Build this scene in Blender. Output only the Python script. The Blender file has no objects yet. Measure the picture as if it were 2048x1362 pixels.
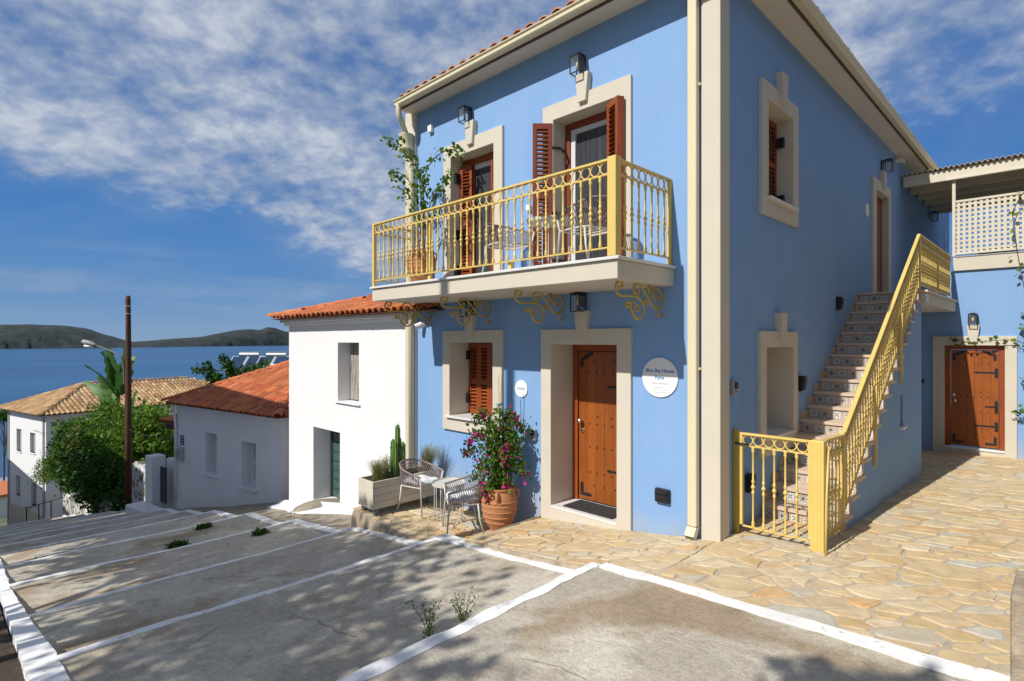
import bpy, math, random
import numpy as np
from mathutils import Vector, Matrix
R = math.radians
rnd = random.Random(7)
nrg = np.random.default_rng(11)
S = bpy.context.scene
C = S.collection

# ------------------------------------------------------------------ camera
cd = bpy.data.cameras.new('camera'); cam = bpy.data.objects.new('camera', cd); C.objects.link(cam)
cam.location = (2.485, -5.412, 2.0); cam.rotation_euler = (R(90), 0, R(45))
cd.sensor_width = 36; cd.lens = 1114 / 2048 * 36; cd.clip_end = 40000; cd.clip_start = .05
S.camera = cam
# ------------------------------------------------------------------ sun and sky
SUN = Vector((.105, 1, -.94)).normalized()
sl = bpy.data.lights.new('sun', 'SUN'); sl.energy = 5.0; sl.angle = R(.55); sl.color = (1, .955, .88)
so = bpy.data.objects.new('sun', sl); C.objects.link(so); so.rotation_euler = SUN.to_track_quat('-Z', 'Y').to_euler()
W = bpy.data.worlds.new('World'); S.world = W; W.use_nodes = True
nt = W.node_tree; nt.nodes.clear()
def wn(t, **k):
    n = nt.nodes.new(t)
    for a, b in k.items(): setattr(n, a, b)
    return n
def wl(a, b): nt.links.new(a, b)
def wmath(op, a, b=None, c=None, clamp=False):
    n = wn('ShaderNodeMath', operation=op); n.use_clamp = clamp
    for i, x in enumerate((a, b, c)):
        if x is None: continue
        if isinstance(x, (int, float)): n.inputs[i].default_value = x
        else: wl(x, n.inputs[i])
    return n.outputs[0]
sky = wn('ShaderNodeTexSky', sky_type='NISHITA'); sky.sun_disc = False
sky.sun_elevation = R(43); sky.sun_rotation = R(186); sky.air_density = 1.0; sky.dust_density = .4; sky.ozone_density = 1.5; sky.altitude = 60
tc = wn('ShaderNodeTexCoord'); sep = wn('ShaderNodeSeparateXYZ'); wl(tc.outputs['Generated'], sep.inputs[0])
zc = wmath('MAXIMUM', sep.outputs[2], .0); zz = wmath('ADD', zc, .35)
px = wmath('DIVIDE', sep.outputs[0], zz); py = wmath('DIVIDE', sep.outputs[1], zz)
gr = wn('ShaderNodeValToRGB'); ge = gr.color_ramp.elements
for _ in range(3): ge.new(.5)
for i_, (p_, c_) in enumerate(((0, (4.6, 7.6, 12.0)), (.07, (2.4, 5.8, 11.8)), (.2, (.95, 4.2, 11.2)), (.42, (.6, 3.0, 9.4)), (1, (.45, 1.7, 5.4)))): ge[i_].position = p_; ge[i_].color = (*c_, 1)
wl(sep.outputs[2], gr.inputs[0])
hs = wn('ShaderNodeMix', data_type='RGBA'); hs.inputs[0].default_value = .85; wl(sky.outputs[0], hs.inputs[6]); wl(gr.outputs[0], hs.inputs[7])
# r: across the cloud bank, q: along it
rr = wmath('MULTIPLY', wmath('ADD', px, py), .7071); qq = wmath('MULTIPLY', wmath('SUBTRACT', py, px), .7071)
cmb = wn('ShaderNodeCombineXYZ'); wl(rr, cmb.inputs[0]); wl(wmath('MULTIPLY', qq, 1.0), cmb.inputs[1])
def wnoise(scale, detail, rough=.55, dist=0., off=(0, 0, 0)):
    mp = wn('ShaderNodeMapping'); mp.inputs['Location'].default_value = off; wl(cmb.outputs[0], mp.inputs[0])
    n = wn('ShaderNodeTexNoise'); n.inputs['Scale'].default_value = scale; n.inputs['Detail'].default_value = detail
    n.inputs['Roughness'].default_value = rough; n.inputs['Distortion'].default_value = dist
    wl(mp.outputs[0], n.inputs['Vector']); return n.outputs['Fac']
big = wnoise(1.9, 4, .55, .3, (3.1, 1.7, 0)); fine = wnoise(21., 4, .55, .1, (.4, .9, 0)); mid = wnoise(7.5, 4, .55, .1, (6, 2, 0)); soft = wnoise(3.0, 3, .5, .2, (2, 8, 0))
# cloud bank: ragged left edge r = .45 q - 2, right edge r + q = 2.7
wob = wmath('MULTIPLY', wmath('SUBTRACT', big, .5), 1.1)
el_ = wmath('ADD', wmath('SUBTRACT', rr, wmath('MULTIPLY_ADD', qq, .674, -2.26)), wob)
er_ = wmath('ADD', wmath('SUBTRACT', 2.38, wmath('ADD', rr, qq)), wob)
cover = wmath('MULTIPLY', wmath('MULTIPLY_ADD', el_, 2.2, .1, True), wmath('MULTIPLY_ADD', er_, 1.6, .15, True))
tex = wmath('ADD', wmath('MULTIPLY', fine, .55), wmath('ADD', wmath('MULTIPLY', mid, .6), wmath('MULTIPLY', soft, .5)))
d1 = wmath('ADD', wmath('MULTIPLY', cover, .80), wmath('SUBTRACT', tex, 1.33))
dens = wmath('MULTIPLY_ADD', d1, 2.0, 0.08, True)
# thin low streaks near the horizon
lowm = wmath('MULTIPLY', wmath('MULTIPLY_ADD', zc, 30, -1.0, True), wmath('MULTIPLY_ADD', zc, -9, 1.6, True))
mps = wn('ShaderNodeMapping'); mps.inputs['Scale'].default_value = (2.2, 2.2, 22); wl(tc.outputs['Generated'], mps.inputs[0])
nst = wn('ShaderNodeTexNoise'); nst.inputs['Scale'].default_value = 1.6; nst.inputs['Detail'].default_value = 5; wl(mps.outputs[0], nst.inputs['Vector'])
streak = wmath('MULTIPLY', wmath('MULTIPLY_ADD', nst.outputs['Fac'], 3.0, -1.35, True), wmath('MULTIPLY', lowm, .42))
veil = wmath('MULTIPLY', wmath('MULTIPLY', cover, cover), wmath('MULTIPLY_ADD', soft, 1.1, -.1, True))
fac = wmath('MAXIMUM', wmath('MAXIMUM', wmath('MULTIPLY', dens, .92), wmath('MULTIPLY', veil, .75)), streak)
cr = wn('ShaderNodeValToRGB'); e = cr.color_ramp.elements
e[0].position = .40; e[0].color = (5.6, 7.0, 9.4, 1); e[1].position = .64; e[1].color = (11.6, 12.5, 14.0, 1)
shade = wmath('ADD', wmath('MULTIPLY', soft, .5), wmath('ADD', wmath('MULTIPLY', mid, .3), wmath('MULTIPLY', fine, .22))); wl(shade, cr.inputs[0])
mix = wn('ShaderNodeMix', data_type='RGBA'); wl(fac, mix.inputs[0]); wl(hs.outputs[2], mix.inputs[6]); wl(cr.outputs[0], mix.inputs[7])
bg = wn('ShaderNodeBackground'); bg.inputs[1].default_value = .05; wl(mix.outputs[2], bg.inputs[0])
ow = wn('ShaderNodeOutputWorld'); wl(bg.outputs[0], ow.inputs[0])
S.view_settings.view_transform = 'Standard'; S.view_settings.look = 'None'; S.view_settings.gamma = 1
S.view_settings.exposure = 0.0; S.view_settings.use_curve_mapping = False

# ------------------------------------------------------------------ materials
MATS = {}
def mat(name, col, rough=.75, var=.12, scale=6., bump=0., bscale=60., col2=None, c2scale=2., c2th=(.5, .62), spec=.4,
        island=0., objrand=0., ramp=None, streak=None, metal=0., trans=0., coat=0., grime=None, warp=0., bdist=.01, speck=0., crack=0, splash=None):
    m = bpy.data.materials.new(name); m.use_nodes = True; t = m.node_tree; N = t.nodes; Lk = t.links.new
    b = N['Principled BSDF']; b.inputs['Roughness'].default_value = rough; b.inputs['Specular IOR Level'].default_value = spec
    b.inputs['Metallic'].default_value = metal
    if coat: b.inputs['Coat Weight'].default_value = coat; b.inputs['Coat Roughness'].default_value = .15
    geo = N.new('ShaderNodeNewGeometry'); oi = N.new('ShaderNodeObjectInfo')
    def vec(sc=(1, 1, 1)):
        mp = N.new('ShaderNodeMapping'); mp.inputs['Scale'].default_value = sc; Lk(geo.outputs['Position'], mp.inputs[0]); return mp.outputs[0]
    def noise(s, d=5, ro=.6, sc=None, dist=0.):
        n = N.new('ShaderNodeTexNoise'); n.inputs['Scale'].default_value = s; n.inputs['Detail'].default_value = d
        n.inputs['Roughness'].default_value = ro; n.inputs['Distortion'].default_value = dist
        Lk(vec(sc) if sc else geo.outputs['Position'], n.inputs['Vector']); return n.outputs['Fac']
    def mr(x, a, bb, c, d):
        n = N.new('ShaderNodeMapRange'); n.inputs[1].default_value = a; n.inputs[2].default_value = bb
        n.inputs[3].default_value = c; n.inputs[4].default_value = d; Lk(x, n.inputs[0]); return n.outputs[0]
    def mixc(f, a, bb, mode='MIX'):
        n = N.new('ShaderNodeMix'); n.data_type = 'RGBA'; n.blend_type = mode
        for i, x in ((0, f), (6, a), (7, bb)):
            if isinstance(x, (int, float)): n.inputs[i].default_value = x
            elif isinstance(x, tuple): n.inputs[i].default_value = (*x[:3], 1)
            else: Lk(x, n.inputs[i])
        return n.outputs[2]
    cur = tuple(col)
    rsum = None
    if island or objrand or ramp:
        ad = N.new('ShaderNodeMath'); ad.operation = 'ADD'; Lk(geo.outputs['Random Per Island'], ad.inputs[0]); Lk(oi.outputs['Random'], ad.inputs[1])
        fr = N.new('ShaderNodeMath'); fr.operation = 'FRACT'; Lk(ad.outputs[0], fr.inputs[0]); rsum = fr.outputs[0]
    if ramp:
        cr = N.new('ShaderNodeValToRGB'); cr.color_ramp.interpolation = 'LINEAR'; el = cr.color_ramp.elements
        while len(el) < len(ramp): el.new(.5)
        for i, cc in enumerate(ramp): el[i].position = i / (len(ramp) - 1); el[i].color = (*cc, 1)
        Lk(rsum, cr.inputs[0]); cur = cr.outputs[0]
    if col2 is not None:
        cur = mixc(mr(noise(c2scale, 6, .62, None, warp), c2th[0], c2th[1], 0, 1), cur, tuple(col2))
    if streak:
        cur = mixc(mr(noise(streak[1], 5, .6, streak[2], .4), streak[3], streak[4], 0, streak[5]), cur, tuple(streak[0]))
    if var:
        g = mr(noise(scale, 6), .25, .75, 1 - var, 1 + var)
        cur = mixc(1., cur, g, 'MULTIPLY')
    if grime:
        cur = mixc(mr(noise(grime[1], 7, .7), grime[2], grime[3], 0, grime[4]), cur, tuple(grime[0]))
    if splash:
        sz_ = N.new('ShaderNodeSeparateXYZ'); Lk(geo.outputs['Position'], sz_.inputs[0]); sa_ = N.new('ShaderNodeMath'); sa_.operation = 'MULTIPLY_ADD'; sa_.inputs[1].default_value = .75; Lk(noise(3.5, 6), sa_.inputs[0]); Lk(sz_.outputs[2], sa_.inputs[2])
        cur = mixc(mr(sa_.outputs[0], splash[1], splash[2], .55, 0), cur, tuple(splash[0]))
    if crack:
        vo = N.new('ShaderNodeTexVoronoi'); vo.feature = 'DISTANCE_TO_EDGE'; vo.inputs['Scale'].default_value = .55
        wv = N.new('ShaderNodeMix'); wv.data_type = 'VECTOR'; wv.inputs[0].default_value = .16; nz = N.new('ShaderNodeTexNoise'); nz.inputs['Scale'].default_value = 2.6; nz.inputs['Detail'].default_value = 6
        Lk(geo.outputs['Position'], nz.inputs['Vector']); Lk(geo.outputs['Position'], wv.inputs[4]); Lk(nz.outputs['Color'], wv.inputs[5]); Lk(wv.outputs[1], vo.inputs['Vector'])
        cf = N.new('ShaderNodeMath'); cf.operation = 'MULTIPLY'; Lk(mr(vo.outputs['Distance'], .0015, .005, .55, 0), cf.inputs[0]); Lk(mr(noise(.7, 3), .5, .56, 0, 1), cf.inputs[1])
        cur = mixc(cf.outputs[0], cur, (.12, .10, .08))
    if speck:
        cur = mixc(1., cur, mr(noise(95, 3, .7), .3, .7, 1 - speck, 1 + speck * .6), 'MULTIPLY'); cur = mixc(1., cur, mr(noise(17, 8, .75), .3, .7, 1 - speck * .7, 1 + speck * .6), 'MULTIPLY')
    if (island or objrand) and not ramp:
        cur = mixc(1., cur, mr(rsum, 0, 1, 1 - max(island, objrand), 1 + max(island, objrand)), 'MULTIPLY')
    if isinstance(cur, tuple): b.inputs['Base Color'].default_value = (*cur[:3], 1)
    else: Lk(cur, b.inputs['Base Color'])
    if bump:
        bn = N.new('ShaderNodeBump'); bn.inputs['Strength'].default_value = bump; bn.inputs['Distance'].default_value = bdist
        Lk(noise(bscale, 6, .65), bn.inputs['Height']); Lk(bn.outputs[0], b.inputs['Normal'])
    if trans:
        tr = N.new('ShaderNodeBsdfTranslucent'); ms = N.new('ShaderNodeMixShader'); ms.inputs[0].default_value = trans
        if isinstance(cur, tuple): tr.inputs[0].default_value = (*cur[:3], 1)
        else: Lk(cur, tr.inputs[0])
        Lk(b.outputs[0], ms.inputs[1]); Lk(tr.outputs[0], ms.inputs[2]); Lk(ms.outputs[0], N['Material Output'].inputs[0])
    MATS[name] = m
    return m
def glass_mat(name, tint, tr=.6, rough=.02):
    m = bpy.data.materials.new(name); m.use_nodes = True; t = m.node_tree; N = t.nodes; L = t.links.new
    b = N['Principled BSDF']; b.inputs['Base Color'].default_value = (*tint, 1); b.inputs['Roughness'].default_value = rough; b.inputs['Specular IOR Level'].default_value = .6
    tb = N.new('ShaderNodeBsdfTransparent'); ms = N.new('ShaderNodeMixShader'); ms.inputs[0].default_value = tr
    L(b.outputs[0], ms.inputs[1]); L(tb.outputs[0], ms.inputs[2]); L(ms.outputs[0], N['Material Output'].inputs[0]); MATS[name] = m
BLUE = (.212, .365, .625)
mat('blue', BLUE, .85, .045, .9, .10, 90, grime=((.27, .41, .62), 1.3, .50, .80, .5), streak=((.18, .33, .60), .8, (3, 3, .5), .5, .75, .6), bdist=.006, splash=((.40, .40, .38), .15, .58))
mat('cream', (.575, .525, .435), .8, .05, 1.5, .08, 120, grime=((.45, .39, .30), 3, .6, .85, .35), bdist=.005)
mat('soffit', (.66, .60, .50), .8, .03, 1.)
mat('metalcream', (.66, .585, .40), .38, .03, 2., spec=.5)
mat('yellow', (.69, .50, .145), .42, .10, 3., spec=.5)
mat('ironyellow', (.50, .335, .04), .45, .08, 20., spec=.5)
mat('marble', (.68, .67, .65), .35, .06, 4., spec=.5)
mat('wood', (.285, .063, .015), .42, .12, 5., .15, 90, streak=((.17, .036, .011), 1.2, (28, 28, 1.4), .45, .7, .75), spec=.45)
mat('doorwood', (.30, .085, .014), .38, .12, 5., .12, 90, streak=((.23, .056, .013), 1.2, (26, 26, 1.2), .4, .72, .75), spec=.45, objrand=.10)
mat('wooddark', (.20, .04, .015), .5, .15, 8.)
mat('shutterbrown', (.20, .045, .022), .45, .12, 8.)
mat('slatbrown', (.30, .085, .04), .45, .10, 8., objrand=.08)
mat('black', (.014, .015, .018), .42, .1, 10., spec=.5)
mat('blackplastic', (.012, .012, .014), .5, .0, spec=.4)
mat('greyplastic', (.30, .31, .32), .5, .05)
mat('chrome', (.62, .62, .60), .22, .0, metal=1.)
mat('mat_rug', (.030, .031, .034), .95, .25, 120., .4, 300)
mat('screen', (.028, .03, .034), .35, .15, 3., streak=((.075, .08, .088), 1., (60, 60, .4), .45, .6, .8))
mat('curtain', (.42, .44, .48), .7, .1, 3., streak=((.20, .22, .26), 1., (40, 40, .3), .45, .6, .8))
mat('alu', (.62, .63, .66), .4, .03)
glass_mat('glass', (.5, .55, .6), .93)
glass_mat('paneglass', (.02, .03, .035), .12)
mat('white', (.74, .74, .745), .85, .025, .8, .10, 70, grime=((.62, .61, .58), .9, .62, .9, .35), bdist=.01)
mat('whitedirty', (.76, .76, .77), .88, .05, 1.2, .18, 40, grime=((.42, .40, .37), 2.2, .62, .85, .5), bdist=.015)
mat('oldwall', (.58, .57, .55), .9, .15, 3., .5, 18, col2=(.15, .13, .10), c2scale=3.2, c2th=(.46, .58), bdist=.03)
mat('whiteplastic', (.78, .78, .77), .5, .0)
mat('signblue', (.015, .17, .46), .5, .0)
mat('signgrey', (.36, .37, .39), .6, .0)
mat('plateblue', (.015, .04, .25), .45, .0)
mat('paint', (.80, .80, .80), .8, .06, 3., .25, 45, streak=((.62, .60, .56), 2., (1, 1, 1), .5, .7, .6), grime=((.40, .37, .32), 16, .57, .66, .7), bdist=.012)
mat('concrete', (.47, .42, .34), .92, .16, .8, .45, 34, col2=(.58, .53, .44), c2scale=1.2, c2th=(.46, .60), warp=.9,
    streak=((.33, .245, .155), .42, (1, 1, 1), .53, .60, .85), grime=((.23, .195, .15), 4.2, .56, .70, .6), speck=.32, bdist=.025, crack=1)
mat('concrete_side', (.30, .255, .195), .95, .25, 3., .6, 22, grime=((.14, .12, .09), 4, .55, .75, .7), bdist=.03)
mat('mortar', (.47, .395, .295), .95, .18, 6., .5, 60, bdist=.01)
STONES = [(.54, .40, .21), (.60, .47, .28), (.50, .36, .18), (.62, .52, .35), (.57, .44, .26), (.51, .41, .26), (.58, .37, .17), (.60, .48, .31), (.53, .44, .30), (.57, .43, .24), (.64, .55, .39), (.53, .39, .21), (.47, .47, .42), (.57, .44, .25)]
mat('stone', (.6, .47, .28), .80, .20, 7., .5, 34, ramp=STONES, streak=((.56, .28, .09), 3.4, (1.4, 5.5, 3), .57, .68, .6), grime=((.42, .36, .26), 7.5, .54, .68, .6), bdist=.012)
mat('rubble', (.40, .325, .235), .95, .3, 7., .8, 16, grime=((.2, .16, .11), 5, .5, .7, .6), bdist=.03)
mat('treadstone', (.60, .465, .36), .55, .05, 9., .04, 80, spec=.4)
mat('tileedge', (.47, .36, .26), .6, .2, 30.)
mat('terracotta', (.455, .20, .088), .8, .10, 8., .2, 50, grime=((.40, .19, .10), 12, .5, .75, .6))
mat('soil', (.05, .035, .022), .95, .3, 20., .6, 60)
REDT = [(.50, .135, .04), (.42, .10, .03), (.56, .18, .06), (.46, .135, .05), (.34, .085, .035), (.52, .15, .045), (.58, .22, .09)]
mat('redtile', (.5, .12, .04), .78, .16, 9., .25, 40, ramp=REDT, grime=((.15, .085, .055), 2.6, .50, .70, .7))
TANT = [(.46, .29, .13), (.36, .20, .09), (.52, .35, .18), (.27, .14, .065), (.43, .27, .125), (.54, .39, .22), (.35, .17, .075)]
mat('tantile', (.5, .34, .17), .85, .12, 4., .2, 40, ramp=TANT, grime=((.17, .12, .07), 2.5, .52, .72, .6))
mat('pinktile', (.56, .27, .16), .8, .1, 9., ramp=[(.56, .25, .14), (.62, .34, .22), (.50, .21, .11)])
mat('tilepan', (.20, .075, .035), .9, .3, 9.)
mat('tanpan', (.15, .09, .05), .9, .3, 6.)
mat('planter', (.60, .54, .43), .7, .07, 5., .05, 60, objrand=.05)
mat('planterleg', (.17, .19, .21), .6, .05)
mat('chairframe', (.56, .525, .475), .4, .02, spec=.5)
mat('cord', (.25, .20, .185), .75, .12, 40., .1, 300)
mat('cushion', (.70, .70, .69), .9, .04, 20., .12, 60)
mat('tabletop', (.60, .59, .53), .35, .03, spec=.5)
mat('leaf', (.075, .16, .02), .5, .15, 9., ramp=[(.06, .155, .012), (.13, .27, .02), (.04, .11, .012), (.20, .32, .03)], trans=.45, spec=.3)
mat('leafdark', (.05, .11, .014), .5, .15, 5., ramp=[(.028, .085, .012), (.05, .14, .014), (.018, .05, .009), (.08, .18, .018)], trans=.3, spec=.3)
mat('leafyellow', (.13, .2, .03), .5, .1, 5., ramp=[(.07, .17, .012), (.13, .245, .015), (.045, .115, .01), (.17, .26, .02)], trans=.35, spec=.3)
mat('rust_leaf', (.16, .05, .03), .6, .1, 5., trans=.3)
mat('bract', (.62, .022, .24), .6, .15, 12., ramp=[(.72, .02, .30), (.86, .05, .42), (.66, .03, .24), (.80, .10, .28)], trans=.5, spec=.2)
mat('petalyellow', (.7, .45, .03), .6, .1)
mat('stem', (.16, .10, .055), .9, .2, 30.)
mat('stemred', (.13, .055, .04), .9, .2, 30.)
mat('bark', (.12, .085, .06), .95, .3, 12., .7, 25, bdist=.04)
mat('polewood', (.105, .040, .022), .9, .3, 8., .6, 30, streak=((.04, .018, .012), 1., (30, 30, 1.2), .45, .65, .8), bdist=.02)
mat('cane', (.46, .33, .16), .7, .12, 20.)
mat('cactus', (.10, .21, .05), .6, .2, 20., ramp=[(.085, .19, .035), (.16, .27, .07)])
mat('grassblade', (.22, .22, .08), .7, .1, ramp=[(.12, .17, .04), (.30, .26, .11), (.20, .24, .06), (.40, .32, .16)], trans=.3)
mat('bananaleaf', (.06, .17, .035), .5, .15, 3., trans=.3, ramp=[(.05, .14, .03), (.10, .22, .04)])
mat('weed', (.15, .2, .07), .7, .1, ramp=[(.12, .19, .06), (.22, .25, .10)], trans=.3)
mat('oldplank', (.34, .31, .27), .9, .2, 10., .4, 60, streak=((.10, .065, .04), 1.3, (18, 18, 1.5), .5, .62, .85), objrand=.1)
mat('darksteel', (.035, .045, .045), .55, .2, 10.)
mat('glassgreen', (.05, .10, .095), .12, .1, 3., spec=.6)
mat('galv', (.45, .46, .47), .4, .08, 8., metal=.5)
mat('solar', (.02, .045, .09), .12, .05, spec=.7)
mat('hillrock', (.032, .040, .045), .95, .3, .02, col2=(.013, .027, .022), c2scale=.016, c2th=(.42, .56), grime=((.055, .040, .044), .02, .55, .66, .8))
mat('terrain', (.14, .13, .075), .95, .3, .2, .0, col2=(.06, .085, .03), c2scale=.12)
mat('shellwhite', (.7, .7, .68), .85, .05)
mat('treebeam', (.1, .07, .045), .9, .2)
mat('beamcream', (.60, .55, .44), .6, .05, 3.)
mat('corrug', (.58, .50, .36), .5, .05, 3.)
mat('bulb', (.6, .5, .35), .3, .0)

def tile_material(name, kind):
    m = bpy.data.materials.new(name); m.use_nodes = True; t = m.node_tree; N = t.nodes; L = t.links.new
    b = N['Principled BSDF']; b.inputs['Roughness'].default_value = .35
    tcn = N.new('ShaderNodeTexCoord'); sp = N.new('ShaderNodeSeparateXYZ'); L(tcn.outputs['Object'], sp.inputs[0])
    def mth(op, a, bb=None, c=None, cl=False):
        n = N.new('ShaderNodeMath'); n.operation = op; n.use_clamp = cl
        for i, x in enumerate((a, bb, c)):
            if x is None: continue
            if isinstance(x, (int, float)): n.inputs[i].default_value = x
            else: L(x, n.inputs[i])
        return n.outputs[0]
    x = mth('MULTIPLY', sp.outputs[0], 1 / .132); z = mth('MULTIPLY', sp.outputs[2], 1 / .132)     # local -0.5 .. 0.5
    ax = mth('ABSOLUTE', x); az = mth('ABSOLUTE', z); mx = mth('MAXIMUM', ax, az)
    rr_ = mth('SQRT', mth('ADD', mth('MULTIPLY', x, x), mth('MULTIPLY', z, z))); th = mth('ARCTAN2', z, x)
    def mixc(f, a, bb):
        n = N.new('ShaderNodeMix'); n.data_type = 'RGBA'
        for i, v in ((0, f), (6, a), (7, bb)):
            if isinstance(v, tuple): n.inputs[i].default_value = (*v, 1)
            else: L(v, n.inputs[i])
        return n.outputs[2]
    tan, cream_, dark, white = (.50, .43, .35), (.53, .49, .42), (.05, .055, .07), (.60, .60, .57)
    if kind == 'star':
        oct_ = mth('MAXIMUM', mx, mth('MULTIPLY', mth('ADD', ax, az), .74))
        cur = mixc(mth('LESS_THAN', oct_, .46), tan, cream_)
        cur = mixc(mth('MULTIPLY', mth('LESS_THAN', oct_, .50), mth('GREATER_THAN', oct_, .465)), cur, (.46, .30, .18))
        star = mth('MULTIPLY_ADD', mth('POWER', mth('ABSOLUTE', mth('COSINE', mth('MULTIPLY', th, 4.))), 3.), .30, .07)
        f = mth('MULTIPLY', mth('LESS_THAN', rr_, star), mth('GREATER_THAN', mth('ABSOLUTE', mth('SUBTRACT', rr_, .19)), .022))
        cur = mixc(f, cur, dark)
    else:
        cur = mixc(mth('LESS_THAN', mx, .33), tan, white)
        cross = mth('LESS_THAN', mth('MINIMUM', mth('ABSOLUTE', mth('SUBTRACT', ax, az)), 1.), .055)
        f = mth('MULTIPLY', mth('MULTIPLY', cross, mth('LESS_THAN', rr_, .27)), mth('GREATER_THAN', rr_, .05))
        cur = mixc(f, cur, (.06, .065, .08))
        cur = mixc(mth('MULTIPLY', mth('LESS_THAN', mx, .36), mth('GREATER_THAN', mx, .33)), cur, (.20, .18, .17))
    L(cur, b.inputs['Base Color']); MATS[name] = m
tile_material('startile', 'star'); tile_material('squaretile', 'square')

# sea: real water surface with ripples
m = bpy.data.materials.new('sea'); m.use_nodes = True; t_ = m.node_tree; b_ = t_.nodes['Principled BSDF']
b_.inputs['Base Color'].default_value = (.010, .066, .160, 1); b_.inputs['Roughness'].default_value = .32; b_.inputs['Specular IOR Level'].default_value = .28
g_ = t_.nodes.new('ShaderNodeNewGeometry'); n1 = t_.nodes.new('ShaderNodeTexNoise'); n1.inputs['Scale'].default_value = .22; n1.inputs['Detail'].default_value = 6
mp_ = t_.nodes.new('ShaderNodeMapping'); mp_.inputs['Scale'].default_value = (1, .45, 1); mp_.inputs['Rotation'].default_value = (0, 0, R(20))
t_.links.new(g_.outputs['Position'], mp_.inputs[0]); t_.links.new(mp_.outputs[0], n1.inputs['Vector'])
bp_ = t_.nodes.new('ShaderNodeBump'); bp_.inputs['Strength'].default_value = .8; bp_.inputs['Distance'].default_value = .6
n2 = t_.nodes.new('ShaderNodeTexNoise'); n2.inputs['Scale'].default_value = .006; n2.inputs['Detail'].default_value = 7; mp2 = t_.nodes.new('ShaderNodeMapping'); mp2.inputs['Scale'].default_value = (1, .35, 1); mp2.inputs['Rotation'].default_value = (0, 0, R(-35))
t_.links.new(g_.outputs['Position'], mp2.inputs[0]); t_.links.new(mp2.outputs[0], n2.inputs['Vector'])
rp_ = t_.nodes.new('ShaderNodeValToRGB'); rp_.color_ramp.elements[0].position = .35; rp_.color_ramp.elements[0].color = (.010, .066, .165, 1); rp_.color_ramp.elements[1].position = .65; rp_.color_ramp.elements[1].color = (.018, .10, .225, 1)
t_.links.new(n2.outputs['Fac'], rp_.inputs[0]); t_.links.new(rp_.outputs[0], b_.inputs['Base Color'])
t_.links.new(n1.outputs['Fac'], bp_.inputs['Height']); t_.links.new(bp_.outputs[0], b_.inputs['Normal']); MATS['sea'] = m

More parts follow.
